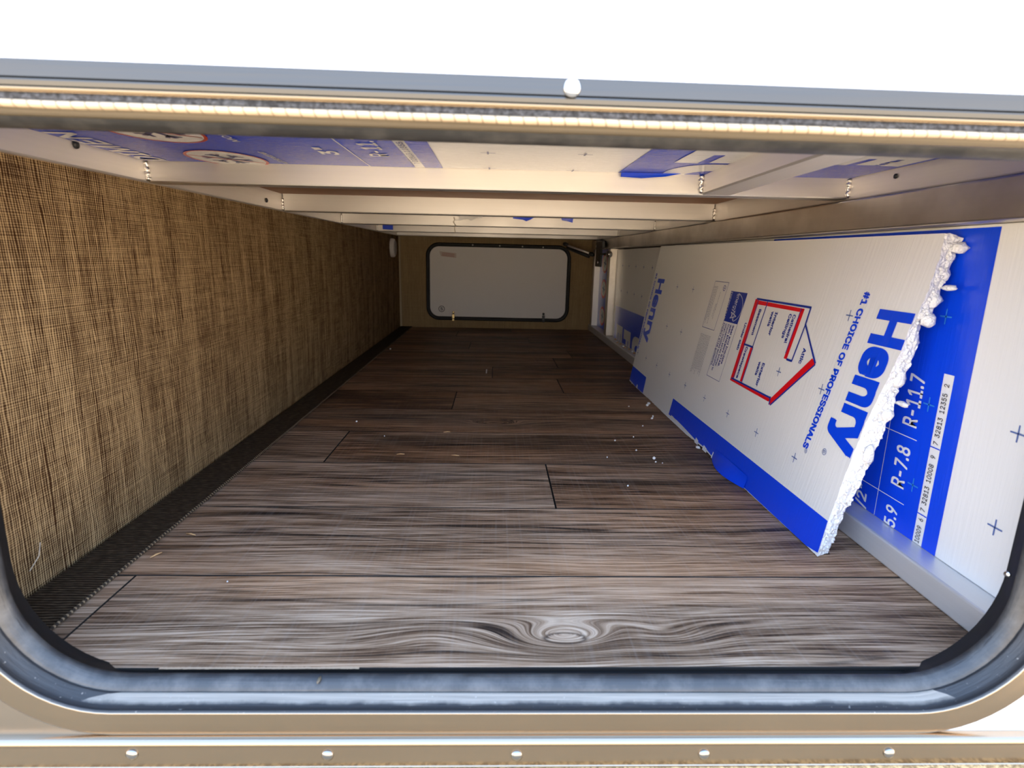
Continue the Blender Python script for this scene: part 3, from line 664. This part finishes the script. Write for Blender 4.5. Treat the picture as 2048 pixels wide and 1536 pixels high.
# ragged film and foam along the bottom edge
for y0, y1, h_ in ((0.80, 0.865, 0.010), (0.735, 0.80, 0.012), (0.68, 0.735, 0.009), (0.62, 0.64, 0.012), (0.575, 0.597, 0.011), (0.54, 0.552, 0.014), (1.10, 1.115, 0.012), (1.16, 1.17, 0.006)):
    poly('torn_skin', [(y0, 0.0010), (y1, 0.0010), (y1-0.004, h_), (y0+0.002, h_*0.8)], BP, 3*K, M['torn_foam'], lb)
vs_, fs = [], []
for i in range(17):
    y = 0.545-0.135*i/16; s_ = math.sin(math.pi*i/16)
    for j in range(5):
        t = j/4; vs_.append((BX+KB*0.02*(1-t)-0.0012-0.013*s_*t**1.5-0.001*t, y, 0.02*(1-t)+0.0014+0.0035*s_*math.sin(t*3.1)))
for i in range(16):
    for j in range(4): fs.append((i*5+j, i*5+j+1, (i+1)*5+j+1, (i+1)*5+j))
mk('torn_film', vs_, fs, M['blue_print'], lb, None, True)
for i, (y, dx) in enumerate(((0.93, 0.010), (0.925, 0.018), (0.60, 0.004), (0.49, 0.0))): chunk((BX-0.004-dx, y-0.012*i if i < 2 else y, 0.004), (0.004, 0.006, 0.003), lb, 'torn_chunk', None, 20+i, 1)

def lt(s, org, L, H, mat, bold=0.02, nm='lettering', sl=0.0): return text(nm, s, cv(*org), L*1.02, H*1.045, FP, (sl, -1), (-1, 0), 2*K, mat, lb, bold)
# blue strips on the bottom edge
poly('blue_band', [(0.811, 0.0468), (0.2045, 0.0478), (0.2050, 0.0055), (0.23, 0.0018), (0.36, 0.0018), (0.45, 0.002), (0.53, 0.002), (0.58, 0.0075), (0.64, 0.006), (0.70, 0.009), (0.76, 0.011), (0.817, 0.0075)], BP, K, M['blue_print'], lb)
poly('blue_band', [(1.195, 0.0478), (1.0435, 0.0455), (1.0437, 0.0025), (1.10, 0.0018), (1.11, 0.010), (1.12, 0.0018), (1.198, 0.006)], BP, K, M['blue_print'], lb)
# maker's name and slogan, near and far
lt('Henry', (0.2250, 0.3008), 0.1700, 0.0560, M['blue_print'], 0.034, sl=0.015)
lt('#1 CHOICE OF PROFESSIONALS', (0.2600, 0.3185), 0.2055, 0.0110, M['blue_print'], 0.03, sl=0.065)
for c_, r_ in (((0.2765, 0.1085), 0.0030),): multi('trademark_ring', ring_polys((c_[0]+0.008, c_[1]), r_, r_, 0.0006, 20), BP, 2*K, M['grey_print'], lb)
multi('trademark_ring', ring_polys((0.2475, 0.1205), 0.0042, 0.0042, 0.0007, 24), BP, 2*K, M['grey_print'], lb)
lt('R', (0.2500, 0.1222), 0.0034, 0.0046, M['grey_print'], 0.0)
lt('R', (0.2858, 0.1098), 0.0024, 0.0032, M['grey_print'], 0.0)
lt('Henry', (1.1270, 0.3012), 0.1700, 0.0600, M['blue_print'], 0.030, sl=-0.10)
lt('#1 CHOICE OF PROFESSIONALS', (1.1560, 0.3150), 0.2120, 0.0115, M['blue_print'], 0.03, sl=-0.09)
# house diagram: y grows away from the viewer
RED, NAV = [], []
RED += [bar((0.526, 0.2897), (0.526+0.021, 0.1455), 0.009)] if False else []
def seg(lst, a, b, w): lst.append(bar(a, b, w))
RED.append([(0.5345, 0.2897), (0.5215, 0.2897), (0.5410, 0.1500), (0.5540, 0.1455)])            # under-slab edge
RED.append([(0.5235, 0.2878), (0.5225, 0.2815), (0.3870, 0.2815), (0.3790, 0.2868)])            # roof-side bar
RED.append([(0.3870, 0.2868), (0.3790, 0.2868), (0.3905, 0.2124), (0.3990, 0.2124)])            # ceiling bar
RED.append([(0.5550, 0.1455), (0.5430, 0.1500), (0.4062, 0.1500), (0.4085, 0.1435)])            # footing bar
RED.append([(0.5095, 0.2105), (0.5020, 0.2120), (0.5090, 0.1520), (0.5165, 0.1520)])            # crawlspace bar
RED.append([(0.3280, 0.2250), (0.3176, 0.2196), (0.4030, 0.1403), (0.4085, 0.1460)])            # attic bar
for a, b, w in (((0.5300, 0.2900), (0.3629, 0.2900), 0.0030), ((0.3640, 0.2910), (0.3660, 0.2655), 0.0030), ((0.3655, 0.2675), (0.3755, 0.2115), 0.0026), ((0.3750, 0.2124), (0.3905, 0.2124), 0.0030),
                ((0.3870, 0.2870), (0.3970, 0.2200), 0.0018), ((0.3659, 0.2662), (0.3176, 0.2196), 0.0032), ((0.4065, 0.1500), (0.5500, 0.1500), 0.0026), ((0.4010, 0.1400), (0.3170, 0.2185), 0.0024),
                ((0.4062, 0.1520), (0.4042, 0.1400), 0.0030), ((0.4902, 0.2890), (0.5020, 0.2120), 0.0022), ((0.5350, 0.2127), (0.5010, 0.2127), 0.0030), ((0.5000, 0.2127), (0.5080, 0.1510), 0.0018),
                ((0.5225, 0.2880), (0.5420, 0.1500), 0.0018)): seg(NAV, a, b, w)
multi('house_diagram', RED, BP, 2*K, M['red_print'], lb); multi('house_diagram_lines', NAV, BP, 3*K, M['navy_print'], lb)
for s, org, L in (('Cathedral', (0.4045, 0.2765), 0.0430), ('Ceilings', (0.4160, 0.2765), 0.0370), ('Interior', (0.4575, 0.2750), 0.0370), ('walls', (0.4695, 0.2750), 0.0240), ('Basement', (0.5125, 0.2745), 0.0440),
                  ('Under slab', (0.5520, 0.2475), 0.0480), ('Attic', (0.3550, 0.2350), 0.0225), ('Exterior', (0.4560, 0.1950), 0.0375), ('walls', (0.4685, 0.1950), 0.0225), ('Crawlspace', (0.5260, 0.2100), 0.0550)):
    lt(s, org, L, 0.0076, M['navy_print'], 0.022)
# energy label: blue box with script, star and name; then the sentence box
poly('energy_label', [(0.6400, 0.2968), (0.5702, 0.2968), (0.5800, 0.2415), (0.6410, 0.2412)], BP, 2*K, M['navy_print'], lb)
multi('energy_arc', [bar((0.6120-0.036*math.sin(a)*1.0, 0.2690+0.026*math.cos(a)), (0.6120-0.036*math.sin(a+0.16), 0.2690+0.026*math.cos(a+0.16)), 0.0011) for a in [0.25+0.16*i for i in range(16)]], BP, 3*K, M['white_foam'], lb)
def lt3(s, org, L, H, mat, bold): return text('lettering', s, cv(*org), L*1.02, H*1.045, FP, (0, -1), (-1, 0), 3*K, mat, lb, bold)
lt3('energy', (0.6090, 0.2935), 0.0330, 0.0130, M['white_foam'], 0.0)
lt3('ENERGY STAR', (0.6385, 0.2950), 0.0515, 0.0080, M['white_foam'], 0.0)
st = [];
for i in range(5):
    a = math.pi*2*i/5; b_ = a+math.pi*4/5; c_ = (0.6060, 0.2540)
    st.append(bar((c_[0]-0.0135*math.cos(a), c_[1]+0.0095*math.sin(a)), (c_[0]-0.0135*math.cos(b_), c_[1]+0.0095*math.sin(b_)), 0.0012))
multi('label_star', st, BP, 3*K, M['white_foam'], lb)
def frame(pts, w): return [bar(pts[i], pts[(i+1) % len(pts)], w) for i in range(len(pts))]
multi('text_frame', frame([(0.5800, 0.2415), (0.5960, 0.1330), (0.6590, 0.1328), (0.6410, 0.2412)], 0.0008), BP, 2*K, M['navy_print'], lb)
for i, s in enumerate(('Seal and Insulate', 'with ENERGY STAR.', 'Insulation saves energy', 'when installed according to', 'ENERGY STAR guidelines.')):
    lt(s, (0.5975+0.0105*i, 0.2375), (0.0720, 0.0790, 0.0800, 0.0900, 0.0830)[i], 0.0068, M['navy_print'], 0.018 if i < 2 else 0.006)
multi('text_frame', frame([(0.7270, 0.3110), (0.6590, 0.3112), (0.6755, 0.2181), (0.7394, 0.2180)], 0.0008), BP, 2*K, M['navy_print'], lb)
multi('trademark_ring', ring_polys((0.6745, 0.3000), 0.0065, 0.0055, 0.0012, 20)+[bar((0.6745-0.004, 0.300), (0.6745+0.004, 0.300), 0.001), bar((0.6745, 0.296), (0.6745, 0.304), 0.001)], BP, 2*K, M['navy_print'], lb)
fp = []
random.seed(5)
def fine_lines(y0, z0, n_, L_, dy, slope):
    for i in range(n_):
        z = z0; yb = y0+dy*i
        while z > z0-L_*random.uniform(0.8, 1.0):
            w_ = random.uniform(0.0015, 0.005); fp.append(bar((yb+slope*(z0-z), z), (yb+slope*(z0-z+w_), z-w_), 0.0011)); z -= w_+0.0011
fine_lines(0.6885, 0.292, 1, 0.045, 0.005, 0.16); fine_lines(0.693, 0.268, 2, 0.030, 0.005, 0.16); fine_lines(0.7070, 0.302, 5, 0.078, 0.0042, 0.16)
fine_lines(0.6860, 0.2050, 12, 0.086, 0.0046, 0.13)
multi('fine_print', fp, BP, 2*K, M['fine_print'], lb)['kind'] = 'stuff'
for c_ in [(0.9541, 0.2880), (0.8427, 0.2880), (0.2760, 0.2880), (0.9667, 0.1912), (0.8570, 0.1912), (0.4025, 0.1912), (0.2893, 0.1912), (1.0815, 0.0906), (0.9780, 0.0904), (0.8698, 0.0895), (0.7571, 0.0893), (0.6430, 0.0900), (0.5307, 0.0903), (0.4195, 0.0909), (0.3050, 0.0915), (1.172, 0.0906)]:
    plus('registration_mark', c_, BP, 0.0068, 0.0013, M['grey_print'], lb, 2*K)
plus('registration_mark', (0.50, 0.006), BP, 0.006, 0.0013, M['light_blue'], lb, 4*K, 0.004)

# ------------------------------------------------------------------ far baggage door, its hardware
d1 = empty('door_1', (0.4867, 2.395, 0.223)); tag(d1, kind='structure')
DA = (0.4867, 0.2235, 0.702, 0.370, 0.062)
def r2(p): return rot(p, (0.4867, 0.2235), 0.004)
sweep('door_seal', DA, [(0.001, 2.4045), (0.001, 2.394), (-0.002, 2.390), (-0.007, 2.389), (-0.012, 2.391), (-0.015, 2.396), (-0.017, 2.4000)], M['black_rubber'], d1, 12, r2)
pp = [r2((x, 2.3995, z)) for x, z in rrect(DA[0], DA[1], DA[2], DA[3], DA[4], d=-0.0125, n=12)]
mk('door_panel', pp+[(p[0], 2.4042, p[2]) for p in pp], [tuple(range(len(pp)))]+[(j, (j+1) % len(pp), (j+1) % len(pp)+len(pp), j+len(pp)) for j in range(len(pp))], M['door_skin'], d1)
def DP(a, b, off): return (a, 2.3995-off, b)
poly('sticker', [(0.199, 0.370), (0.281, 0.362), (0.281, 0.340), (0.206, 0.347)], DP, 0.0006, M['sticker'], d1)
multi('sticker_print', [bar((0.212, 0.362-0.006*i-0.0), (0.272, 0.357-0.006*i), 0.0024) for i in range(3)], DP, 0.0010, M['sticker_ink'], d1)
multi('number_ring', ring_polys((0.2085, 0.0925), 0.0155, 0.0155, 0.0030, 28), DP, 0.0008, M['ink'], d1)
text('lettering', '5', (0.2025, 0.0855), 0.0125, 0.0145, DP, (1, 0), (0, 1), 0.0008, M['ink'], d1, 0.02)
for x, mt in ((0.2665, 'brass'), (0.713, 'black_steel')):
    la = box('latch_clip', (x-0.0065, x+0.0065, 2.383, 2.3990, 0.048, 0.069), M[mt], d1, 0.0015)
    box('latch_tongue', (x-0.0055, x+0.0055, 2.379, 2.390, 0.036, 0.047), M[mt], la, 0.0015)
    lathe('latch_screw', (x, 2.399, 0.076), (0, -1, 0), [(0, .006), (.004, .006), (.0055, .003)], M[mt], la, 10)
for x, z in ((0.49, 0.407), (0.60, 0.406), (0.70, 0.405), (0.36, 0.408)):
    p = r2((x, 2.3892, z-0.006)); lathe('seal_rivet', p, (0, -1, 0), [(0, .0035), (.002, .003), (.0028, .0015)], M['weld'], d1, 8)

gs = empty('gas_strut', (0.90, 2.25, 0.38)); tag(gs, 'thin gas strut rod running from far door corner to black bracket', 'gas strut')
tube('rod', [(0.792, 2.250, 0.4095), (0.898, 2.168, 0.3705)], 0.0042, M['alu_y'], gs, 10)
tube('cylinder', [(0.800, 2.262, 0.3965), (0.894, 2.188, 0.3585)], 0.0075, M['black_steel'], gs, 10)
lathe('end_fitting', (0.790, 2.25, 0.412), (0.8, -0.4, -0.3), [(-0.009, .007), (0.0, .010), (0.012, .008), (0.016, .005)], M['black_steel'], gs, 10)
lathe('end_fitting', (0.898, 2.168, 0.3695), (0.8, -0.4, -0.3), [(-0.009, .007), (0.0, .010), (0.012, .008), (0.016, .005)], M['black_steel'], gs, 10)
hb = empty('strut_bracket', (0.94, 2.15, 0.37)); tag(hb, 'black steel bracket with bright ball stud under far right ceiling corner', 'bracket')
box('back_plate', (0.929, 0.938, 2.11, 2.23, 0.315, 0.434), M['black_steel'], hb, 0.002)
box('side_arm', (0.9185, 0.932, 2.02, 2.15, 0.392, 0.425), M['black_steel'], hb, 0.003)
tube('stud_arm', [(0.931, 2.135, 0.3700), (0.937, 1.975, 0.3700)], 0.0042, M['black_steel'], hb, 8)
lathe('ball_stud', (0.9385, 1.958, 0.3690), (-0.4, -1, 0), [(-0.010, .006), (-0.006, .0125), (0.0, .0145), (0.006, .0125), (0.010, .007), (0.013, .003)], M['chrome'], hb, 16)
for y, z in ((2.14, 0.405), (2.20, 0.405), (2.14, 0.335)): lathe('bolt_head', (0.9285, y, z), (-1, 0, 0), [(0, .007), (.004, .007), (.005, .004)], M['chrome'], hb, 6)

pl_ = empty('puck_light', (0.006, 2.20, 0.379)); tag(pl_, 'round white puck light high on far end of woven left wall', 'lamp')
lathe('housing', (0.0035, 2.20, 0.379), (1, 0, 0), [(0, .041), (.010, .041), (.016, .039), (.018, .034)], M['white_plastic'], pl_, 28)
lathe('lamp_lens', (0.0218, 2.20, 0.379), (1, 0, 0), [(0, .033), (.0025, .030), (.004, .020)], M['lens'], pl_, 28)

# ------------------------------------------------------------------ the near opening: seal, frame, ridge, flange, rivets
t6 = empty('trim_6', (0.5, -0.03, 0.0)); tag(t6, kind='structure')
sweep('inner_seal', OP, [(0.0175, 0.023), (0.0080, -0.0006), (0.0020, -0.0012)], M['black_rubber'], t6, 14, rot)
sweep('seal_lip', OP, [(0.0022, -0.0010), (0.0004, -0.0020), (0.0000, -0.0042), (0.0008, -0.0070), (0.0024, -0.0100), (0.0046, -0.0125), (0.0070, -0.0142), (0.0084, -0.0147)], M['seal_lip'], t6, 14, rot)
sweep('seal_channel', OP, [(0.0084, -0.0146), (0.0074, -0.0154), (0.0078, -0.0168), (0.0096, -0.0205), (0.0112, -0.0245), (0.0121, -0.0285), (0.0112, -0.0297), (0.0116, -0.0308), (0.0124, -0.0312)], M['seal_channel'], t6, 14, rot)
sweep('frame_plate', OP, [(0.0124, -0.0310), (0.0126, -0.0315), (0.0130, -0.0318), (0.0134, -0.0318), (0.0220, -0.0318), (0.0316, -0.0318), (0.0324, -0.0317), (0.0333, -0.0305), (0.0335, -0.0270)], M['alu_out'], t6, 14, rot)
arc = [rot((x, -0.0298, z)) for x, z in rrect(*OP, d=0.0320, n=n)][2*(n+1):3*(n+1)]
mk('corner_tone_sheet', [(-0.40, -0.0298, arc[0][2]+0.12), (arc[0][0]-0.0005, -0.0298, arc[0][2]+0.12)]+arc+[(arc[-1][0], -0.0298, -0.0238), (-0.40, -0.0298, -0.0238)], [tuple(range(len(arc)+4))[::-1]], M['alu_plate'], t6)  # grey-tan tone of the lower-left corner, laid on as a thin sheet
def strip(name, prof, x0, x1, mat, parent, n_=1, jit=None, smooth=True, rotf=rot):
    vs_, fs = [], []
    for i in range(n_+1):
        x = x0+(x1-x0)*i/n_
        for k_, (y, z) in enumerate(prof):
            p = (x, y, z); p = jit(p, i, k_) if jit else p; vs_.append(rotf(p) if rotf else p)
    m_ = len(prof)
    for i in range(n_):
        for k_ in range(m_-1): fs.append((i*m_+k_, i*m_+k_+1, (i+1)*m_+k_+1, (i+1)*m_+k_))
    return mk(name, vs_, fs, mat, parent, None, smooth)
def rot_s(p): return rot(p, (0.5008, -0.03), 0.0035)
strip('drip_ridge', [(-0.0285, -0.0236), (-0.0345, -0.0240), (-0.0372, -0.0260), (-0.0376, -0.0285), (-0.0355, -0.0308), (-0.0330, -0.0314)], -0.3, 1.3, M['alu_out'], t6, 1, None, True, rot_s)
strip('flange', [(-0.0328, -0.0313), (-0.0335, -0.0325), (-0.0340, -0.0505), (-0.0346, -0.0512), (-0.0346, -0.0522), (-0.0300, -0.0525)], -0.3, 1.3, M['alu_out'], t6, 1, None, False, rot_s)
for x, z in ((0.1926, -0.0378), (0.3449, -0.0397), (0.4956, -0.0412), (0.6483, -0.0415), (0.8021, -0.0413)):
    lathe('rivet', (x, -0.0336, z), (0, -1, 0), [(0, .0049), (.0010, .0047), (.0020, .0034), (.0025, .0014)], M['rivet'], t6, 18)
lathe('seal_screw', rot((0.9085, 0.006, 0.100)), (-1, -0.4, 0), [(0, .0028), (.0012, .0024), (.0018, .001)], M['chrome'], t6, 10)
lathe('seal_screw', rot((0.665, -0.0004, 0.0028)), (0, -0.6, 1), [(0, .0022), (.0010, .0020), (.0014, .001)], M['chrome'], t6, 10)
chunk(rot((0.3345, -0.009, 0.0085)), (0.0018, 0.0050, 0.0012), t6, 'dirt_clump', M['brown_rubber'], 31, 1)
# upper seals: brown lower lip, wrinkled bulb painted cream with ground light, dark foam tape, thin bead
strip('brown_lip', [(-0.0160, 0.4305), (-0.0225, 0.4292), (-0.0268, 0.4272), (-0.0292, 0.4278), (-0.0305, 0.4300), (-0.0312, 0.4312)], 0.05, 0.95, M['brown_rubber'], t6, 1)
def jit(p, i, k_):
    groove = 0.0
    x, y, z = p; w_ = 0.0005*noise.noise(Vector((x*22, 0, 0))); cy_, cz_ = -0.0335, 0.4329
    return (x+0.004*k_/9, cy_+(y-cy_)*(1-groove/0.0024), cz_+(z-cz_)*(1-groove/0.0024)+w_)
strip('bulb_seal', [(-0.0335+0.0026*math.cos(math.radians(a)), 0.4329+0.0024*math.sin(math.radians(a))) for a in range(40, 330, 32)], 0.08, 0.93, M['bulb'], t6, 400, jit)
strip('foam_tape', [(-0.0300, 0.4348), (-0.0322, 0.4350), (-0.0330, 0.4372), (-0.0326, 0.4398), (-0.0300, 0.4402)], 0.05, 0.95, M['foam_tape'], t6, 1)

# open door leaf folded up on the wall above the opening
d2 = empty('door_2', (0.5, -0.036, 0.44)); tag(d2, kind='structure')
strip('edge_frame', [(-0.0290, 0.4403), (-0.0350, 0.4404), (-0.0352, 0.4416), (-0.0345, 0.4422), (-0.0352, 0.4430), (-0.0356, 0.4456), (-0.0340, 0.4460), (-0.0340, 0.4470), (-0.0362, 0.4475), (-0.0366, 0.4565), (-0.0360, 0.4572), (-0.0320, 0.4574)], 0.02, 0.98, M['alu_door'], d2, 1, None, False)
strip('edge_bead', [(-0.0350, 0.4402), (-0.0358, 0.4406), (-0.0361, 0.4412), (-0.0357, 0.4418), (-0.0350, 0.4421)], 0.02, 0.98, plain('tan bead', (0.36, 0.27, 0.16), 0.4), d2, 1)
lf = [rot(p) for p in ((0.02, -0.0352, 0.4572), (0.98, -0.0352, 0.4572), (0.98, -0.0352, 0.86), (0.02, -0.0352, 0.86), (0.02, -0.0290, 0.4572), (0.98, -0.0290, 0.4572), (0.98, -0.0290, 0.86), (0.02, -0.0290, 0.86))]
mk('door_panel', lf, [(0, 1, 2, 3), (4, 7, 6, 5), (0, 4, 5, 1), (1, 5, 6, 2), (2, 6, 7, 3), (3, 7, 4, 0)], M['white_body'], d2)
lathe('screw', rot((0.5172, -0.0364, 0.4515)), (0, -1, 0), [(0, .0055), (.0014, .0053), (.0026, .0040), (.0032, .0018)], M['chrome'], d2, 20)

# ------------------------------------------------------------------ small loose things
crumbs = [(0.7614, 0.5388, 2.2), (0.7123, 0.6412, 1.3), (0.741, 0.5856, 1.2), (0.6784, 0.546, 1.2), (0.6863, 0.4161, 1.2), (0.755, 0.666, 1.2), (0.7609, 0.5247, 1.1), (0.7937, 0.7437, 1.1), (0.8008, 0.9048, 1.2), (0.0808, 1.701, 2.2),
          (0.1819, 0.7504, 1.4), (0.2592, 0.6544, 1.1), (0.1877, 0.1461, 0.7), (0.7715, 0.5200, 0.9), (0.835, 0.815, 2.0), (0.829, 0.800, 1.8)]
proto = None
for i, (x, y, s_) in enumerate(crumbs):
    if proto is None:
        o = chunk((x, y, 0.0016), (0.0016, 0.0016, 0.0014), None, 'foam_crumb', None, 3, 1); me = o.data
        for v in me.vertices: v.co -= Vector((x, y, 0.0016))
        o.location = (x, y, 0.0016*s_); o.scale = (s_,)*3; proto = o
    else:
        o = proto.copy(); COL.objects.link(o); o.location = (x, y, 0.0016*s_); o.scale = (s_, s_*random.uniform(0.7, 1.3), s_); o.rotation_euler = (0, 0, random.uniform(0, 3))
    lab = {0: 'largest loose white foam crumb on the floor left of the leaning board', 9: 'lone white foam crumb deep inside beside the dark strip of the left wall', 10: 'white foam crumb left of centre on a mid-floor plank, farther of two',
           11: 'white foam crumb left of centre on a mid-floor plank, nearer of two', 12: 'tiny white crumb alone on the plank nearest the opening, at left'}.get(i)
    tag(o, lab or 'tiny white foam crumb scattered on planks beside the leaning foam board', 'crumb', 'foam crumbs on the floor')
for i, (x, y, a) in enumerate(((0.3791, 0.6851, 0.2), (0.3076, 0.5517, 0.1), (0.4056, 0.5478, -0.2), (0.095, 0.2505, -0.3), (0.081, 0.200, 1.1))):
    d_ = Vector((math.cos(a), math.sin(a), 0))*0.007
    o = tube('wood_shaving', [(x-d_.x, y-d_.y, 0.0017), (x, y, 0.0024), (x+d_.x, y+d_.y, 0.0017)], [0.0006, 0.0011, 0.0006], M['shaving'], None, 6, (x, y, 0))
    tag(o, ['tan wood shaving on mid floor, farthest back of three', 'tan wood shaving on mid floor, leftmost of three', 'tan wood shaving on mid floor, rightmost of three', 'tan wood shaving beside the stitched strip, farther of two near the front', 'tan wood shaving beside the stitched strip, closest to the opening'][i], 'shaving', 'wood shavings on the floor')
o = box('paint_fleck', (0.4470, 0.4505, 1.285, 1.345, 0.0002, 0.0012), M['torn_foam'], None, 0.0004); tag(o, 'pale white sliver lying on the floor midway along the compartment', 'fleck')
o = tube('straw', [(0.0060, 0.118, 0.030), (0.0075, 0.130, 0.040), (0.0060, 0.136, 0.052)], 0.0006, M['thread'], None, 6); tag(o, 'bit of pale straw stuck on woven left wall near its bottom front corner', 'straw')
o = tube('hanging_thread', [(0.345, 1.352, 0.462), (0.349, 1.35, 0.455), (0.343, 1.351, 0.449), (0.350, 1.353, 0.440), (0.347, 1.355, 0.430), (0.349, 1.356, 0.421), (0.347, 1.355, 0.418)], 0.0012, M['thread'], None, 6)
tag(o, 'pale thread dangling in front of the third ceiling beam', 'thread')
def scrap(pts, y, mat, label):
    n_ = len(pts); vs_ = [(x, y+0.004*math.sin(40*x), z) for x, z in pts]+[(x, y+0.0008+0.004*math.sin(40*x), z) for x, z in pts]
    o = mk('film_scrap', vs_, [tuple(range(n_)), tuple(range(n_, 2*n_))[::-1]]+[(j, (j+1) % n_, (j+1) % n_+n_, j+n_) for j in range(n_)], mat, None, (pts[0][0], y, pts[0][1])); tag(o, label, 'film scrap')
scrap([(0.367, 0.466), (0.367, 0.452), (0.352, 0.447), (0.372, 0.4475), (0.388, 0.453), (0.402, 0.4475), (0.412, 0.452), (0.418, 0.457), (0.43, 0.4545), (0.44, 0.466)], 1.25, M['white_foam'], 'torn white film scrap hanging below the ceiling before the third beam')
scrap([(0.52, 0.466), (0.52, 0.4565), (0.548, 0.4535), (0.558, 0.4495), (0.568, 0.4535), (0.59, 0.466)], 1.25, M['blue_print'], 'torn blue film scrap hanging near the middle before third beam')
scrap([(0.655, 0.466), (0.66, 0.4545), (0.675, 0.4525), (0.690, 0.4485), (0.692, 0.466)], 1.25, M['blue_print'], 'torn blue film scrap hanging right of the middle before third beam')
scrap([(0.045, 0.466), (0.045, 0.442), (0.085, 0.440), (0.085, 0.466)], 1.80, M['blue_print'], 'blue film scrap at left end before the fourth ceiling beam')
scrap([(0.640, 0.4640), (0.64, 0.4585), (0.668, 0.4575), (0.70, 0.4600), (0.72, 0.4638)], 0.385, M['c_blue'], 'blue torn film scrap on upper edge of the nearest ceiling beam')

# labels for parts that look different from the rest of their thing
PL = {'house_diagram': 'red outline of a house cross-section', 'snowflake': 'dark blue snowflake', 'disc_ring': 'red ring', 'energy_label': 'dark blue energy label', 'latch_clip': 'small metal latch clip',
      'sticker': 'pale sticker with red print', 'torn_film': 'curled flap of blue film', 'ball_stud': 'bright metal ball stud', 'rod': 'bright metal rod', 'housing': 'white round housing', 'torn_beads': 'rough white torn foam edge', 'fine_print': 'lines of tiny grey print'}
for o in bpy.data.objects:
    k_ = o.name.split('.')[0]
    if k_ in PL and o.parent is not None: o['label'] = PL[k_]
